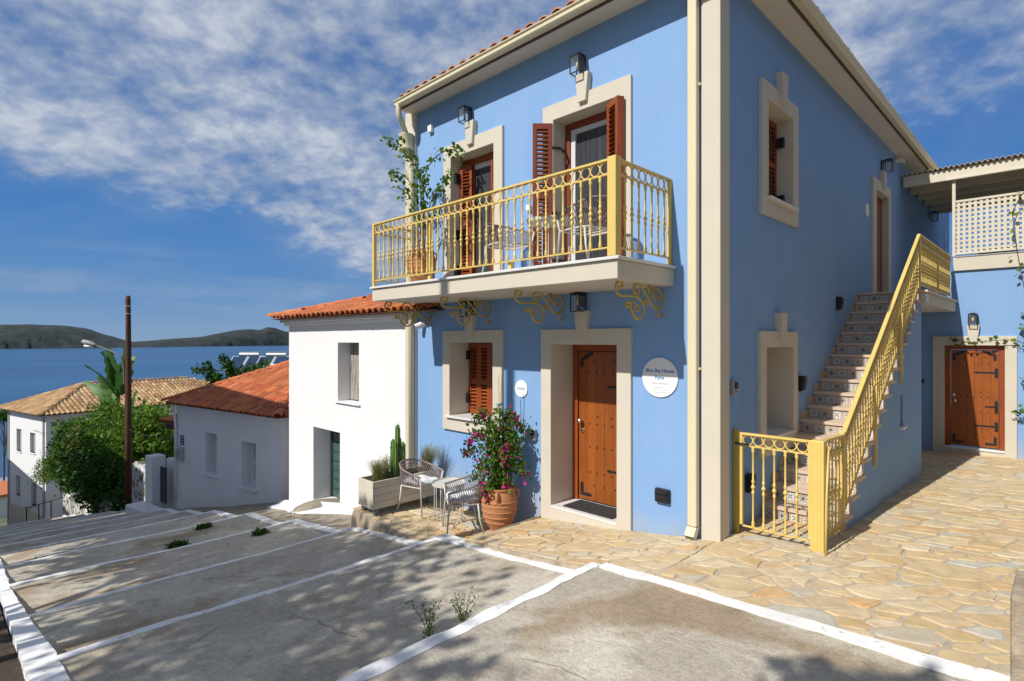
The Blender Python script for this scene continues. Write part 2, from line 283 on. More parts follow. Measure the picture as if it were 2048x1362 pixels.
# ------------------------------------------------------------------ helpers
class G:
    def __init__(s): s.v = []; s.f = []
    def add(s, vs, fs):
        o = len(s.v); s.v += [tuple(v) for v in vs]; s.f += [tuple(i + o for i in f) for f in fs]; return s
    def box(s, x0, x1, y0, y1, z0, z1):
        return s.add([(x0, y0, z0), (x1, y0, z0), (x1, y1, z0), (x0, y1, z0), (x0, y0, z1), (x1, y0, z1), (x1, y1, z1), (x0, y1, z1)],
                     [(0, 3, 2, 1), (4, 5, 6, 7), (0, 1, 5, 4), (1, 2, 6, 5), (2, 3, 7, 6), (3, 0, 4, 7)])
    def hexa(s, p):  # 8 points, bottom ring then top ring
        return s.add(p, [(0, 3, 2, 1), (4, 5, 6, 7), (0, 1, 5, 4), (1, 2, 6, 5), (2, 3, 7, 6), (3, 0, 4, 7)])
    def tube(s, pts, r, n=6, closed=False, cap=True):
        P = [Vector(p) for p in pts]; k = len(P); rs = r if isinstance(r, (list, tuple)) else [r] * k
        prev = None; rings = []
        for i in range(k):
            a = P[(i - 1) % k] if (closed or i > 0) else P[i]; b = P[(i + 1) % k] if (closed or i < k - 1) else P[i]
            d = (b - a)
            d = d.normalized() if d.length > 1e-9 else Vector((0, 0, 1))
            if prev is None:
                u = d.cross(Vector((0, 0, 1)))
                if u.length < 1e-3: u = d.cross(Vector((1, 0, 0)))
                u.normalize()
            else:
                u = prev - d * prev.dot(d); u.normalize()
            prev = u; w = d.cross(u)
            rings.append([P[i] + (u * math.cos(2 * math.pi * j / n) + w * math.sin(2 * math.pi * j / n)) * rs[i] for j in range(n)])
        vs = [v for rg in rings for v in rg]; fs = []
        for i in range(k if closed else k - 1):
            for j in range(n):
                a = i * n + j; b = i * n + (j + 1) % n; c = ((i + 1) % k) * n + (j + 1) % n; d = ((i + 1) % k) * n + j
                fs.append((a, b, c, d))
        if not closed and cap: fs += [tuple(range(n))[::-1], tuple((k - 1) * n + j for j in range(n))]
        return s.add(vs, fs)
    def lathe(s, prof, n=16, cx=0, cy=0, cz=0, cap=True):
        vs = []; fs = []
        for r, z in prof:
            for j in range(n): vs.append((cx + r * math.cos(2 * math.pi * j / n), cy + r * math.sin(2 * math.pi * j / n), cz + z))
        for i in range(len(prof) - 1):
            for j in range(n): fs.append((i * n + j, i * n + (j + 1) % n, (i + 1) * n + (j + 1) % n, (i + 1) * n + j))
        if cap: fs += [tuple(range(n))[::-1], tuple((len(prof) - 1) * n + j for j in range(n))]
        return s.add(vs, fs)
    def prism(s, poly, axis, a, b):  # poly of 2D points, extruded along axis
        n = len(poly)
        def P(p, t): return {'x': (t, p[0], p[1]), 'y': (p[0], t, p[1]), 'z': (p[0], p[1], t)}[axis]
        vs = [P(p, a) for p in poly] + [P(p, b) for p in poly]
        return s.add(vs, [tuple(range(n))[::-1], tuple(range(n, 2 * n))] + [(i, (i + 1) % n, n + (i + 1) % n, n + i) for i in range(n)])
    def mesh(s, name, m):
        me = bpy.data.meshes.new(name); me.from_pydata(s.v, [], s.f); me.validate(); me.update()
        if m: me.materials.append(MATS[m])
        return me
    def build(s, name, m, parent=None, smooth=False, bevel=0., loc=None, rot=None, recalc=True):
        me = s.mesh(name, m)
        if recalc:
            import bmesh
            bm = bmesh.new(); bm.from_mesh(me); bmesh.ops.recalc_face_normals(bm, faces=bm.faces); bm.to_mesh(me); bm.free()
        o = put(name, me, parent, loc, rot)
        if smooth:
            me.polygons.foreach_set('use_smooth', [True] * len(me.polygons))
            if smooth == 'auto': me.set_sharp_from_angle(angle=R(40))
        if bevel:
            md = o.modifiers.new('bevel', 'BEVEL'); md.width = bevel; md.segments = 2; md.limit_method = 'ANGLE'; md.angle_limit = R(40)
        return o
def put(name, me, parent=None, loc=None, rot=None, mtx=None):
    o = bpy.data.objects.new(name, me); C.objects.link(o)
    if parent: o.parent = parent
    if mtx is not None: o.matrix_basis = mtx
    else:
        if loc is not None: o.location = loc
        if rot is not None: o.rotation_euler = rot
    return o
def thing(name, label, cat, loc=(0, 0, 0), rz=0., group=None):
    o = bpy.data.objects.new(name, None); C.objects.link(o); o.location = loc; o.rotation_euler = (0, 0, rz); o.empty_display_size = .1
    return tag(o, label, cat, group)
def tag(o, label, cat, group=None):
    o['label'] = label; o['category'] = cat
    if group: o['group'] = group
    return o
def struct(o): o['kind'] = 'structure'; return o
def stuff(o): o['kind'] = 'stuff'; return o
def dup(root, loc, rz=0., label=None, group=None):
    r = root.copy(); C.objects.link(r); r.location = loc; r.rotation_euler = (0, 0, rz)
    if label: r['label'] = label
    if group: r['group'] = group
    def rec(a, b):
        for ch in list(a.children):
            c = ch.copy(); C.objects.link(c); c.parent = b; rec(ch, c)
    rec(root, r); return r
def txt(name, body, size, m, parent, loc, rot, align='CENTER', ext=.0008, bold=0.):
    cu = bpy.data.curves.new(name, 'FONT'); cu.body = body; cu.size = size; cu.align_x = align; cu.align_y = 'CENTER'; cu.extrude = ext; cu.offset = bold
    ob = bpy.data.objects.new(name, cu); C.objects.link(ob); bpy.context.view_layer.update()
    me = bpy.data.meshes.new_from_object(ob.evaluated_get(bpy.context.evaluated_depsgraph_get())); bpy.data.objects.remove(ob); bpy.data.curves.remove(cu)
    me.materials.clear(); me.materials.append(MATS[m])
    return put(name, me, parent, loc, rot)
def wall_holes(u0, u1, z0, z1, holes, depth, plane, pos, inward, back=True):
    """rectangular wall with openings; plane 'y' (u = x) or 'x' (u = y); reveals run 'depth' inward (sign inward)"""
    g = G(); us = sorted({u0, u1, *[h[0] for h in holes], *[h[1] for h in holes]}); zs = sorted({z0, z1, *[h[2] for h in holes], *[h[3] for h in holes]})
    def P(u, z, d=0.): return (u, pos + inward * d, z) if plane == 'y' else (pos + inward * d, u, z)
    for a, b in zip(us, us[1:]):
        for c, d in zip(zs, zs[1:]):
            if any(h[0] <= a and b <= h[1] and h[2] <= c and d <= h[3] for h in holes): continue
            g.add([P(a, c), P(b, c), P(b, d), P(a, d)], [(0, 1, 2, 3)])
    return g
def reveal(h, depth, plane, pos, inward, flip=False):
    g = G()
    def P(u, z, d=0.): return (u, pos + inward * d, z) if plane == 'y' else (pos + inward * d, u, z)
    a, b, c, d = h
    for p, q in (((a, c), (a, d)), ((a, d), (b, d)), ((b, d), (b, c)), ((b, c), (a, c))):
        g.add([P(*p), P(*q), P(*q, depth), P(*p, depth)], [(0, 1, 2, 3)])
    return g
def ring_frame(outer, inner, plane, pos, out, th):
    """flat surround: outer and inner rects (u0,u1,z0,z1), proud 'th' of wall at pos in direction out"""
    g = G()
    def P(u, z, d): return (u, pos + out * d, z) if plane == 'y' else (pos + out * d, u, z)
    def rc(r): return [(r[0], r[2]), (r[1], r[2]), (r[1], r[3]), (r[0], r[3])]
    O, I = rc(outer), rc(inner)
    vs = [P(*p, -.01) for p in O] + [P(*p, -.01) for p in I] + [P(*p, th) for p in O] + [P(*p, th) for p in I]
    fs = []
    for i in range(4):
        j = (i + 1) % 4
        fs += [(8 + i, 8 + j, 12 + j, 12 + i), (i, j, 8 + j, 8 + i), (4 + i, 4 + j, 12 + j, 12 + i)]
    return g.add(vs, fs)
def leaves(name, pts, size, m, parent=None, aspect=.62, up=.3, jit=.4, dirs=None, rng=nrg, droop=0.):
    P = np.asarray(pts, float); n = len(P)
    d = rng.normal(size=(n, 3)) if dirs is None else np.asarray(dirs, float) + rng.normal(size=(n, 3)) * .45
    d[:, 2] -= droop; d /= np.linalg.norm(d, axis=1)[:, None]
    nn = rng.normal(size=(n, 3)); nn[:, 2] += up * 3; s = np.cross(d, nn); s /= np.maximum(np.linalg.norm(s, axis=1), 1e-6)[:, None]; nn = np.cross(s, d)
    L = (size * (1 + jit * (rng.random(n) - .5) * 2))[:, None]; Wd = L * aspect * .5
    v = np.stack([P, P + d * L * .45 + s * Wd + nn * L * .10, P + d * L, P + d * L * .45 - s * Wd + nn * L * .10], 1).reshape(-1, 3)
    i = np.arange(n) * 4; f = np.concatenate([np.stack([i, i + 1, i + 2], 1), np.stack([i, i + 2, i + 3], 1)])
    me = bpy.data.meshes.new(name); me.from_pydata(v.tolist(), [], f.tolist()); me.update(); me.materials.append(MATS[m])
    return put(name, me, parent)
def cloud_points(c, rad, n, clumps, rng=nrg, shell=.55, cr=.33):
    """points in clumps spread through an ellipsoid"""
    c = np.array(c); rad = np.array(rad); u = rng.normal(size=(clumps, 3)); u /= np.linalg.norm(u, axis=1)[:, None]
    cc = u * (shell + (1 - shell) * rng.random(clumps))[:, None] * rad + c
    k = rng.integers(0, clumps, n); return cc[k] + rng.normal(size=(n, 3)) * rad * cr * (.6 + .8 * rng.random(clumps))[k][:, None] * .6
def sm(pts, it=2, closed=False):
    P = [Vector(p) for p in pts]
    for _ in range(it):
        Q = []
        n = len(P)
        rng_ = range(n if closed else n - 1)
        if not closed: Q.append(P[0])
        for i in rng_:
            a, b = P[i], P[(i + 1) % n]; Q += [a * .75 + b * .25, a * .25 + b * .75]
        if not closed: Q.append(P[-1])
        P = Q
    return P

# ------------------------------------------------------------------ terrain profile, sea and far hills
PX = [6, -.55, -2.8, -4.82, -6.95, -9.0, -11.1, -13.1, -15.05, -17.3, -19.95, -22.9, -26.3, -30, -37, -45, -80, -130, -220, -400]
PZ = [.33, 0, -.35, -.72, -1.10, -1.45, -1.84, -2.25, -2.65, -3.14, -3.72, -4.4, -5.3, -6.1, -7.7, -9.8, -17, -29, -36, -40]
def prof(x): return float(np.interp(-x, [-a for a in PX], PZ))
g = G(); xs = [30, 12, 6, 3, 0, -3, -6, -10, -15, -20, -26, -32, -40, -50, -65, -80, -100, -130, -170, -230, -400]
ys = [-160, -80, -40, -15, -6, 0, 10, 25, 60, 120, 300, 700]
for i, x in enumerate(xs):
    for y in ys: g.v.append((x, y, prof(x) - .45 - (.004 * max(0, y - 25) ** 1.1)))
ny = len(ys)
g.f = [(i * ny + j, i * ny + j + 1, (i + 1) * ny + j + 1, (i + 1) * ny + j) for i in range(len(xs) - 1) for j in range(ny - 1)]
struct(g.build('terrain', 'terrain'))
g = G(); g.add([(-16000, -14000, -28), (400, -14000, -28), (400, 16000, -28), (-16000, 16000, -28)], [(0, 1, 2, 3)]); struct(g.build('sea', 'sea'))
fw = Vector((-.70711, .70711, 0)); rt = Vector((.70711, .70711, 0))
def at(u, depth, z=0.):  # a point from bearing and distance
    p = Vector((2.485, -5.412, 0)) + fw * depth + rt * ((u - 1024) / 1114 * depth); return Vector((p.x, p.y, z))
SIL = [(-500, 40), (-300, 30), (-120, 34), (0, 32), (60, 33), (120, 30), (170, 25), (200, 15), (235, 5), (262, -2.5), (290, -1), (340, 3), (400, 7), (440, 15), (470, 21), (500, 23), (520, 21), (535, 27), (550, 25), (565, 19), (580, 16), (640, 10), (720, 4), (860, -4), (1000, -8), (1300, -9)]
def hill():
    g = G(); nu, nt_ = 260, 22; hr = np.random.default_rng(3)
    us = np.linspace(-480, 1250, nu)
    cre = np.interp(us, [a for a, _ in SIL], [b for _, b in SIL])
    D = np.interp(us, [-500, 0, 300, 576, 800, 1300], [1850, 1966, 2387, 3340, 3900, 4300])
    ph = hr.random((9, 3)) * 6.28
    for i, u in enumerate(us):
        for j in range(nt_):
            t = j / (nt_ - 1); dep = D[i] + t * 620
            hc = 30 + cre[i] / 1114 * (D[i] + 310)          # crest height above the sea
            h = math.sin(min(1, t * 1.9) * math.pi / 2) ** .8 if t < .53 else math.cos((t - .53) / .47 * math.pi / 2) ** .7
            rough_ = sum(math.sin(u * .021 * (k + 1) * 1.37 + ph[k, 0]) * math.sin(t * 7.3 * (k + 1) * .7 + ph[k, 1]) / (k + 1) for k in range(9))
            z = -28 + max(0, hc * h * (1 + .085 * rough_ * (1 - h * .85))) - (1.5 if j in (0, nt_ - 1) else 0)
            p = at(u, dep); jx = hr.normal() * 2
            g.v.append((p.x + jx, p.y + jx, z))
    g.f = [(i * nt_ + j, i * nt_ + j + 1, (i + 1) * nt_ + j + 1, (i + 1) * nt_ + j) for i in range(nu - 1) for j in range(nt_ - 1)]
    return struct(g.build('hills', 'hillrock', smooth=True))
hill()

# ------------------------------------------------------------------ ground: plaza, stepped street
def pz(x, y):     # plaza level
    z = float(np.interp(x, [-2.4, -1, 0, 3.4], [-.30, -.155, -.005, .09]))
    if y > 1: z -= .0325 * (y - 1)
    if x < 0: z += .035 * min(1, max(0, -y) / 1.3) * min(1, -x / .5)
    return z
def grid_sheet(name, m, x0, x1, y0, y1, nx, ny_, zf, parent=None, amp=0., seed=1):
    g = G(); hr = np.random.default_rng(seed); q = hr.normal(size=(nx + 1, ny_ + 1)) * amp
    for i in range(nx + 1):
        for j in range(ny_ + 1):
            x = x0 + (x1 - x0) * i / nx; y = y0 + (y1 - y0) * j / ny_; g.v.append((x, y, zf(x, y) + q[i, j]))
    g.f = [(i * (ny_ + 1) + j, (i + 1) * (ny_ + 1) + j, (i + 1) * (ny_ + 1) + j + 1, i * (ny_ + 1) + j + 1) for i in range(nx) for j in range(ny_)]
    return g.build(name, m, parent, smooth=True)
def strip(name, pts_a, pts_b, zf, th, m, parent, jit=.012, seed=0, step=.06):
    """painted band between two polylines (plan), jittered edges, thickness th downwards"""
    hr = np.random.default_rng(seed)
    def resample(p):
        p = [Vector((*q, 0)) for q in p]; out = []
        tot = sum((b - a).length for a, b in zip(p, p[1:])); n = N_
        acc = [0]
        for a, b in zip(p, p[1:]): acc.append(acc[-1] + (b - a).length)
        for k in range(n + 1):
            d = tot * k / n
            for i in range(len(p) - 1):
                if d <= acc[i + 1] + 1e-9: t = (d - acc[i]) / max(1e-9, acc[i + 1] - acc[i]); out.append(p[i].lerp(p[i + 1], t)); break
        return out
    tot = sum((Vector((*b, 0)) - Vector((*a, 0))).length for a, b in zip(pts_a, pts_a[1:])); N_ = max(4, int(tot / step))
    A = resample(pts_a); B = resample(pts_b); g = G(); n = len(A)
    kf = np.hanning(9) / np.hanning(9).sum(); w1, w2 = [(np.convolve(hr.normal(size=n + 16), kf, 'same')[8:8 + n] * 2.2 + hr.normal(size=n) * .3) * jit for _ in range(2)]
    for i in range(n):
        d = (B[i] - A[i]).normalized(); a = A[i] - d * w1[i]; b = B[i] + d * w2[i]
        g.v += [(a.x, a.y, zf(a.x, a.y)), (b.x, b.y, zf(b.x, b.y)), (a.x, a.y, zf(a.x, a.y) - th), (b.x, b.y, zf(b.x, b.y) - th)]
    for i in range(n - 1):
        o = 4 * i; g.f += [(o, o + 1, o + 5, o + 4), (o + 2, o, o + 4, o + 6), (o + 1, o + 3, o + 7, o + 5)]
    g.f += [(0, 2, 3, 1), (4 * n - 4, 4 * n - 3, 4 * n - 1, 4 * n - 2)]
    return g.build(name, m, parent)

street = bpy.data.objects.new('stepped_street', None); C.objects.link(street); struct(street)
NX = [-.55, -2.8, -4.82, -6.95, -9.0, -11.1, -13.1, -15.05, -17.3, -19.95, -22.9, -26.3, -29.4, -32.5, -35.5, -38.5, -41.5, -44.5]
NZ = [prof(x) for x in NX]; NZ[0] = 0
YL, YR = -4.93, -1.40
def land(x, y): return .048 * (x + .55)
grid_sheet('concrete_landing', 'concrete', -.55, 5.5, -8.5, YR, 40, 40, land, street, .0015, 4)
g = G(); g.box(-.56, -.545, -8.5, YR, -.5, -.006); g.build('riser', 'concrete', street)
strip('painted_edge', [(-.60, YL - .3), (-.555, -3.6), (-.56, YR + .05)], [(-.47, YL - .3), (-.43, -3.6), (-.435, YR + .05)], lambda x, y: land(x, y) + .006, .10, 'paint', street, .012, 21)
strip('painted_edge', [(-.435, YR), (1.0, YR - .02), (2.2, YR - .03), (5.2, YR - .05)], [(-.435, YR + .10), (1.0, YR + .085), (2.2, YR + .10), (5.2, YR + .10)], lambda x, y: max(land(x, y), pz(x, y)) + .016, .10, 'paint', street, .010, 22)
RISE = .13
for i in range(len(NX) - 1):
    x0, z0, x1, z1 = NX[i], NZ[i] - RISE, NX[i + 1], NZ[i + 1]
    zf = (lambda x0, z0, x1, z1: lambda x, y: z1 + (z0 - z1) * (x - x1) / (x0 - x1) + .012 * math.sin(x * 2.1 + y * 1.3) * math.sin(y * .9 + x0))(x0, z0, x1, z1)
    near = i < 7
    grid_sheet('step', 'concrete', x1, x0, YL - .1, YR, 20 if near else 4, 30 if near else 6, zf, street, .0018 if near else 0, 50 + i)
    g = G(); g.box(x1 + .002, x1 + .012, YL - .1, YR, z1 - RISE - .05, z1 - .012); g.build('riser', 'concrete', street)
    sk = .05 * math.sin(i * 2.3)
    strip('painted_edge', [(x1 - .03 + sk, YL - .05), (x1 - .02 - sk * .4, -3.2), (x1 - .03, YR + .05)], [(x1 + .055 + sk, YL - .05), (x1 + .06 - sk * .4, -3.2), (x1 + .055, YR + .05)], lambda x, y, zf=zf: zf(max(x, x1), y) + .007, .13, 'paint', street, .012 if near else .004, 70 + i, .05 if near else .3)
    strip('painted_kerb', [(x1 - .03, YR - .01), (x0 - .0, YR)], [(x1 - .03, YR + .15 + .01 * math.sin(i)), (x0 - .0, YR + .16)], lambda x, y, zf=zf: zf(x, y) + .022, .25, 'paint', street, .006, 100 + i, .05 if near else .3)
kx = [NX[0]] + [x for x in NX[1:]]
strip('painted_kerb', [(-.4, YL - .11)] + [(x, YL - .11 - .02 * math.sin(i * 1.3)) for i, x in enumerate(NX)], [(-.4, YL + .05)] + [(x, YL + .03 + .03 * math.sin(i * 1.7)) for i, x in enumerate(NX)], lambda x, y: prof(x) + .012, .5, 'paint', street, .004, 131, .07)
# ground beside the kerb (towards the houses) and on the near side of the street
def sidez(x, y): return prof(x) - .12 - .02 * math.sin(x * 1.7 + y)
struct(grid_sheet('side_path', 'concrete_side', -48, -4.9, YR + .08, 9, 60, 14, sidez, None, .006, 9))
struct(grid_sheet('earth_verge', 'soil', -48, -.55, -9, YL - .13, 50, 10, lambda x, y: prof(x) - .05 - .10 * (YL - .13 - y), None, .02, 10))

# crazy paving: every stone its own piece
def clip(poly, n, c):  # keep n.p <= c
    out = []
    for i in range(len(poly)):
        a, b = poly[i], poly[(i + 1) % len(poly)]; da = n[0] * a[0] + n[1] * a[1] - c; db = n[0] * b[0] + n[1] * b[1] - c
        if da <= 0: out.append(a)
        if (da < 0 < db) or (db < 0 < da): t = da / (da - db); out.append((a[0] + (b[0] - a[0]) * t, a[1] + (b[1] - a[1]) * t))
    return out
def paving(parent, rects, cell, zf, seed, joint=.02, lift=.008, ang=.6, asp=1.6, ex=None):
    hr = random.Random(seed); k = 0; ALL = []
    for (x0, x1, y0, y1) in rects:
        ca, sa = math.cos(ang), math.sin(ang); seeds = []
        tries = 0
        while tries < 4000:
            tries += 1
            p = (hr.uniform(x0 - .1, x1 + .1), hr.uniform(y0 - .1, y1 + .1)); sc = cell * hr.choice((.45, .6, .8, 1, 1.15, 1.5, 1.75))
            def dist(p, q):
                dx, dy = p[0] - q[0], p[1] - q[1]; return math.hypot((dx * ca + dy * sa) / asp, (-dx * sa + dy * ca))
            if all(dist(p, q) > (sc * .5 + r * .5) * .80 for q, r in seeds): seeds.append((p, sc))
            if tries > 2500 and len(seeds) > (x1 - x0) * (y1 - y0) / (cell * cell * asp) * 1.35: break
        def Mx(p): return ((p[0] * ca + p[1] * sa) / asp, -p[0] * sa + p[1] * ca)
        for i, (p, r) in enumerate(seeds):
            poly = [(x0 + .012, y0 + .012), (x1 - .012, y0 + .012), (x1 - .012, y1 - .012), (x0 + .012, y1 - .012)]
            for j, (q, r2) in enumerate(seeds):
                if i == j or math.hypot(p[0] - q[0], p[1] - q[1]) > cell * 6: continue
                a, b = Mx(p), Mx(q); na = (b[0] - a[0], b[1] - a[1])
                # bisector in the stretched metric, back in plan
                n = (na[0] * ca / asp - na[1] * sa, na[0] * sa / asp + na[1] * ca); c = (b[0] ** 2 + b[1] ** 2 - a[0] ** 2 - a[1] ** 2 + (r * r - r2 * r2) * .17) / 2
                ln = math.hypot(*n); poly = clip(poly, (n[0] / ln, n[1] / ln), c / ln - joint * hr.uniform(.35, .85))
                if len(poly) < 3: break
            if len(poly) < 3: continue
            A = sum(poly[t][0] * poly[(t + 1) % len(poly)][1] - poly[(t + 1) % len(poly)][0] * poly[t][1] for t in range(len(poly))) / 2
            if abs(A) < .006: continue
            cx = sum(q[0] for q in poly) / len(poly); cy = sum(q[1] for q in poly) / len(poly)
            if ex and ex(cx, cy): continue
            pts = [Vector((q[0], q[1], 0)) for q in poly]; rd = []
            for t in range(len(pts)):   # knocked-off corners and slightly uneven edges
                a, b, c_ = pts[t - 1], pts[t], pts[(t + 1) % len(pts)]; f1 = min(.3, .014 / max(.02, (a - b).length)); f2 = min(.3, .014 / max(.02, (c_ - b).length))
                rd += [b.lerp(a, f1 * hr.uniform(.5, 1.4)), b.lerp(c_, f2 * hr.uniform(.5, 1.4))]
                md = b.lerp(c_, hr.uniform(.35, .65)); md += Vector((hr.uniform(-.012, .012), hr.uniform(-.012, .012), 0)); rd.append(md)
            n = len(rd); g = G(); h = lift + hr.uniform(-.003, .004); tx, ty = hr.uniform(-.012, .012), hr.uniform(-.012, .012)
            ctr = Vector((cx, cy, 0))
            for q in rd: g.v.append((q.x, q.y, zf(q.x, q.y) - .03))
            for q in rd: g.v.append((q.x, q.y, zf(q.x, q.y) + h * .45))
            for q in rd:
                w = q + (ctr - q).normalized() * .006; g.v.append((w.x, w.y, zf(w.x, w.y) + h + tx * (w.x - cx) + ty * (w.y - cy)))
            g.f = [(t, (t + 1) % n, n + (t + 1) % n, n + t) for t in range(n)] + [(n + t, n + (t + 1) % n, 2 * n + (t + 1) % n, 2 * n + t) for t in range(n)] + [tuple(range(2 * n, 3 * n))]
            ALL.append(((Vector((cx, cy, 0)) - Vector((2.485, -5.412, 0))).length, g)); k += 1
    ALL.sort(key=lambda a: a[0])
    for _, g in ALL[:300]: g.build('paving_stone', 'stone', parent, recalc=False)
    if len(ALL) > 300:
        r_ = G()
        for _, g in ALL[300:]: r_.add(g.v, g.f)
        stuff(r_.build('far_paving_stones', 'stone', parent, recalc=False))
    return k
plaza = struct(grid_sheet('courtyard_paving', 'mortar', -2.36, 4.2, YR + .07, 8.7, 40, 60, pz, None, .001, 12))
g = G(); g.box(-2.37, -2.355, YR + .07, .02, -.9, -.27); g.build('terrace_edge', 'rubble', plaza)
g = G(); hrr = np.random.default_rng(5)
for i in range(20):
    x = -2.36 + i * 1.95 / 19; g.v += [(x, YR + .075 + hrr.normal() * .006, pz(x, -1.3) + .002), (x, YR + .055 + hrr.normal() * .008, pz(x, -1.3) - .06), (x, YR + .03, pz(x, -1.3) - .3)]
g.f = [(3 * i + k, 3 * i + k + 3, 3 * i + k + 4, 3 * i + k + 1) for i in range(19) for k in (0, 1)]
g.build('terrace_edge', 'rubble', plaza, recalc=False)
n1_ = paving(plaza, [(-2.36, .0, YR + .09, .0), (0., 2.9, YR + .10, 1.2), (.0, 3.0, 1.2, 8.6)], .225, pz, 3, joint=.024, ang=.55, ex=lambda x, y: (x < .83 and 1.15 < y < 5.25))
def tz(x, y): return -.485 - .012 * (x + 5) + .02 * math.sin(x * 2 + y)
terr = struct(grid_sheet('seating_terrace', 'mortar', -4.98, -2.36, -1.29, 0.0, 24, 14, tz, None, .001, 13))
g = G(); hrr = np.random.default_rng(6)
edge_pts = [(-4.98, .0), (-4.98, -.6), (-4.97, -1.22), (-4.9, -1.29), (-4.2, -1.30), (-3.4, -1.29), (-2.36, -1.28)]
ep = []
for a, b in zip(edge_pts, edge_pts[1:]):
    n = max(2, int(math.hypot(b[0] - a[0], b[1] - a[1]) / .07))
    ep += [(a[0] + (b[0] - a[0]) * t / n, a[1] + (b[1] - a[1]) * t / n) for t in range(n)]
ep.append(edge_pts[-1])
for x, y in ep:
    jx, jy = hrr.normal(size=2) * .006; g.v += [(x, y, tz(x, y) + .004), (x - .012 + jx, y - .012 + jy, tz(x, y) - .03), (x - .02 + jy, y - .03 + jx, tz(x, y) - .16), (x - .03, y - .035, tz(x, y) - .6)]
g.f = [(4 * i + k, 4 * i + k + 4, 4 * i + k + 5, 4 * i + k + 1) for i in range(len(ep) - 1) for k in (0, 1, 2)]
g.build('terrace_edge', 'rubble', terr, recalc=False)
n2_ = paving(terr, [(-4.97, -2.37, -1.28, -.0)], .235, tz, 8, joint=.024, ang=.4)
print('stones', n1_, n2_)

# ------------------------------------------------------------------ roof tiles
def barrel(w, l, seg=6):
    g = G(); pr = []
    for (y, rr_, lift) in ((-.06 * l, w * .5, .012), (l, w * .42, 0)):
        for k in range(seg + 1):
            a = math.pi * k / seg; g.v.append((-math.cos(a) * rr_, y, math.sin(a) * rr_ * .8 + lift))
    n = seg + 1
    for k in range(seg): g.f.append((k, k + 1, n + k + 1, n + k))
    o = len(g.v)   # inner lip at the low end gives the tile its thickness
    for k in range(n):
        a = math.pi * k / seg; g.v.append((-math.cos(a) * w * .40, -.06 * l, math.sin(a) * w * .40 * .8 + .012))
    for k in range(seg): g.f.append((k + 1, k, o + k, o + k + 1))
    return g
def tile_field(parent, O, ex, up, Wd, Ln, tw, tl, inside, m, limit=300, name='roof_tile', jit=.006, seed=2, lift=.0):
    hr = random.Random(seed); O = Vector(O); ex = Vector(ex).normalized(); up = Vector(up).normalized(); nn = ex.cross(up); me = barrel(tw, tl * 1.12).mesh(name, m)
    me.polygons.foreach_set('use_smooth', [True] * len(me.polygons)); me.set_sharp_from_angle(angle=R(50))
    T = []
    bpy.context.view_layer.update()
    pm = parent.matrix_world
    for i in range(int(Wd / tw)):
        for j in range(int(Ln / tl) + 1):
            s, t = (i + .5) * tw, j * tl
            if not inside(s, t + tl * .4): continue
            p = O + ex * (s + hr.uniform(-jit, jit)) + up * (t + hr.uniform(-jit, jit) * 2) + nn * (.012 + lift)
            a = hr.uniform(-.02, .02); e2 = (ex + up * a).normalized(); u2 = (nn.cross(e2) + nn * .03).normalized(); n2 = e2.cross(u2)
            M4 = Matrix(((e2.x, u2.x, n2.x, p.x), (e2.y, u2.y, n2.y, p.y), (e2.z, u2.z, n2.z, p.z), (0, 0, 0, 1)))
            T.append(((pm @ p - cam.location).length, M4))
    T.sort(key=lambda a: a[0])
    for d, M4 in T[:limit]: put(name, me, parent, mtx=M4)
    if len(T) > limit:
        g = G(); b = barrel(tw, tl * 1.12)
        for d, M4 in T[limit:]: g.add([M4 @ Vector(v) for v in b.v], b.f)
        stuff(g.build('roof_tile_field', m, parent, smooth=True, recalc=False))
    return len(T)
def ridge_tiles(parent, a, b, r, l, m, limit=60):
    a, b = Vector(a), Vector(b); d = (b - a); n = max(1, int(d.length / l)); up = d.normalized(); ex = up.cross(Vector((0, 0, 1))).normalized(); nn = ex.cross(up)
    me = barrel(r * 2, l * 1.12).mesh('ridge_tile', m)
    for i in range(n):
        p = a + up * (i * l) + nn * .03
        put('ridge_tile', me, parent, mtx=Matrix(((ex.x, up.x, nn.x, p.x), (ex.y, up.y, nn.y, p.y), (ex.z, up.z, nn.z, p.z), (0, 0, 0, 1))))

# ------------------------------------------------------------------ the blue house
H = thing('blue_house', 'two-storey sky blue rendered house with cream stone trim, balcony and scroll brackets', 'house')
ZT = 5.76
hd = (-2.19, -1.19, -.10, 1.95); hw = (-4.25, -3.28, .85, 1.97); hu1 = (-4.22, -3.26, 2.80, 4.79); hu2 = (-2.15, -1.18, 2.80, 4.80)
wall_holes(-5.25, -.0, -1.2, ZT + .1, [hd, hw, hu1, hu2], .4, 'y', 0, 1).build('front_wall', 'blue', H)
sw1 = (1.22, 2.04, 3.66, 4.78); sw0 = (1.16, 2.04, .88, 1.92); sdr = (6.33, 7.27, 2.80, 4.73)
wall_holes(0., 15.2, -1.2, ZT + .1, [sw1, sw0, sdr], .4, 'x', 0, -1).build('side_wall', 'blue', H)
g = G(); g.add([(-5.25, 15.2, -1.2), (0, 15.2, -1.2), (0, 15.2, ZT), (-5.25, 15.2, ZT)], [(0, 1, 2, 3)]); g.add([(-5.25, 0, -1.2), (-5.25, 15.2, -1.2), (-5.25, 15.2, ZT), (-5.25, 0, ZT)], [(0, 1, 2, 3)]); g.build('rear_wall', 'blue', H)
for h_, pl_, inw, dp in ((hd, 'y', 1, .5), (hw, 'y', 1, .45), (hu1, 'y', 1, .5), (hu2, 'y', 1, .5), (sw1, 'x', -1, .45), (sw0, 'x', -1, .5), (sdr, 'x', -1, .5)):
    reveal(h_, dp, pl_, .0102 if pl_ == 'y' else -.0102, inw).build('reveal', 'cream', H)
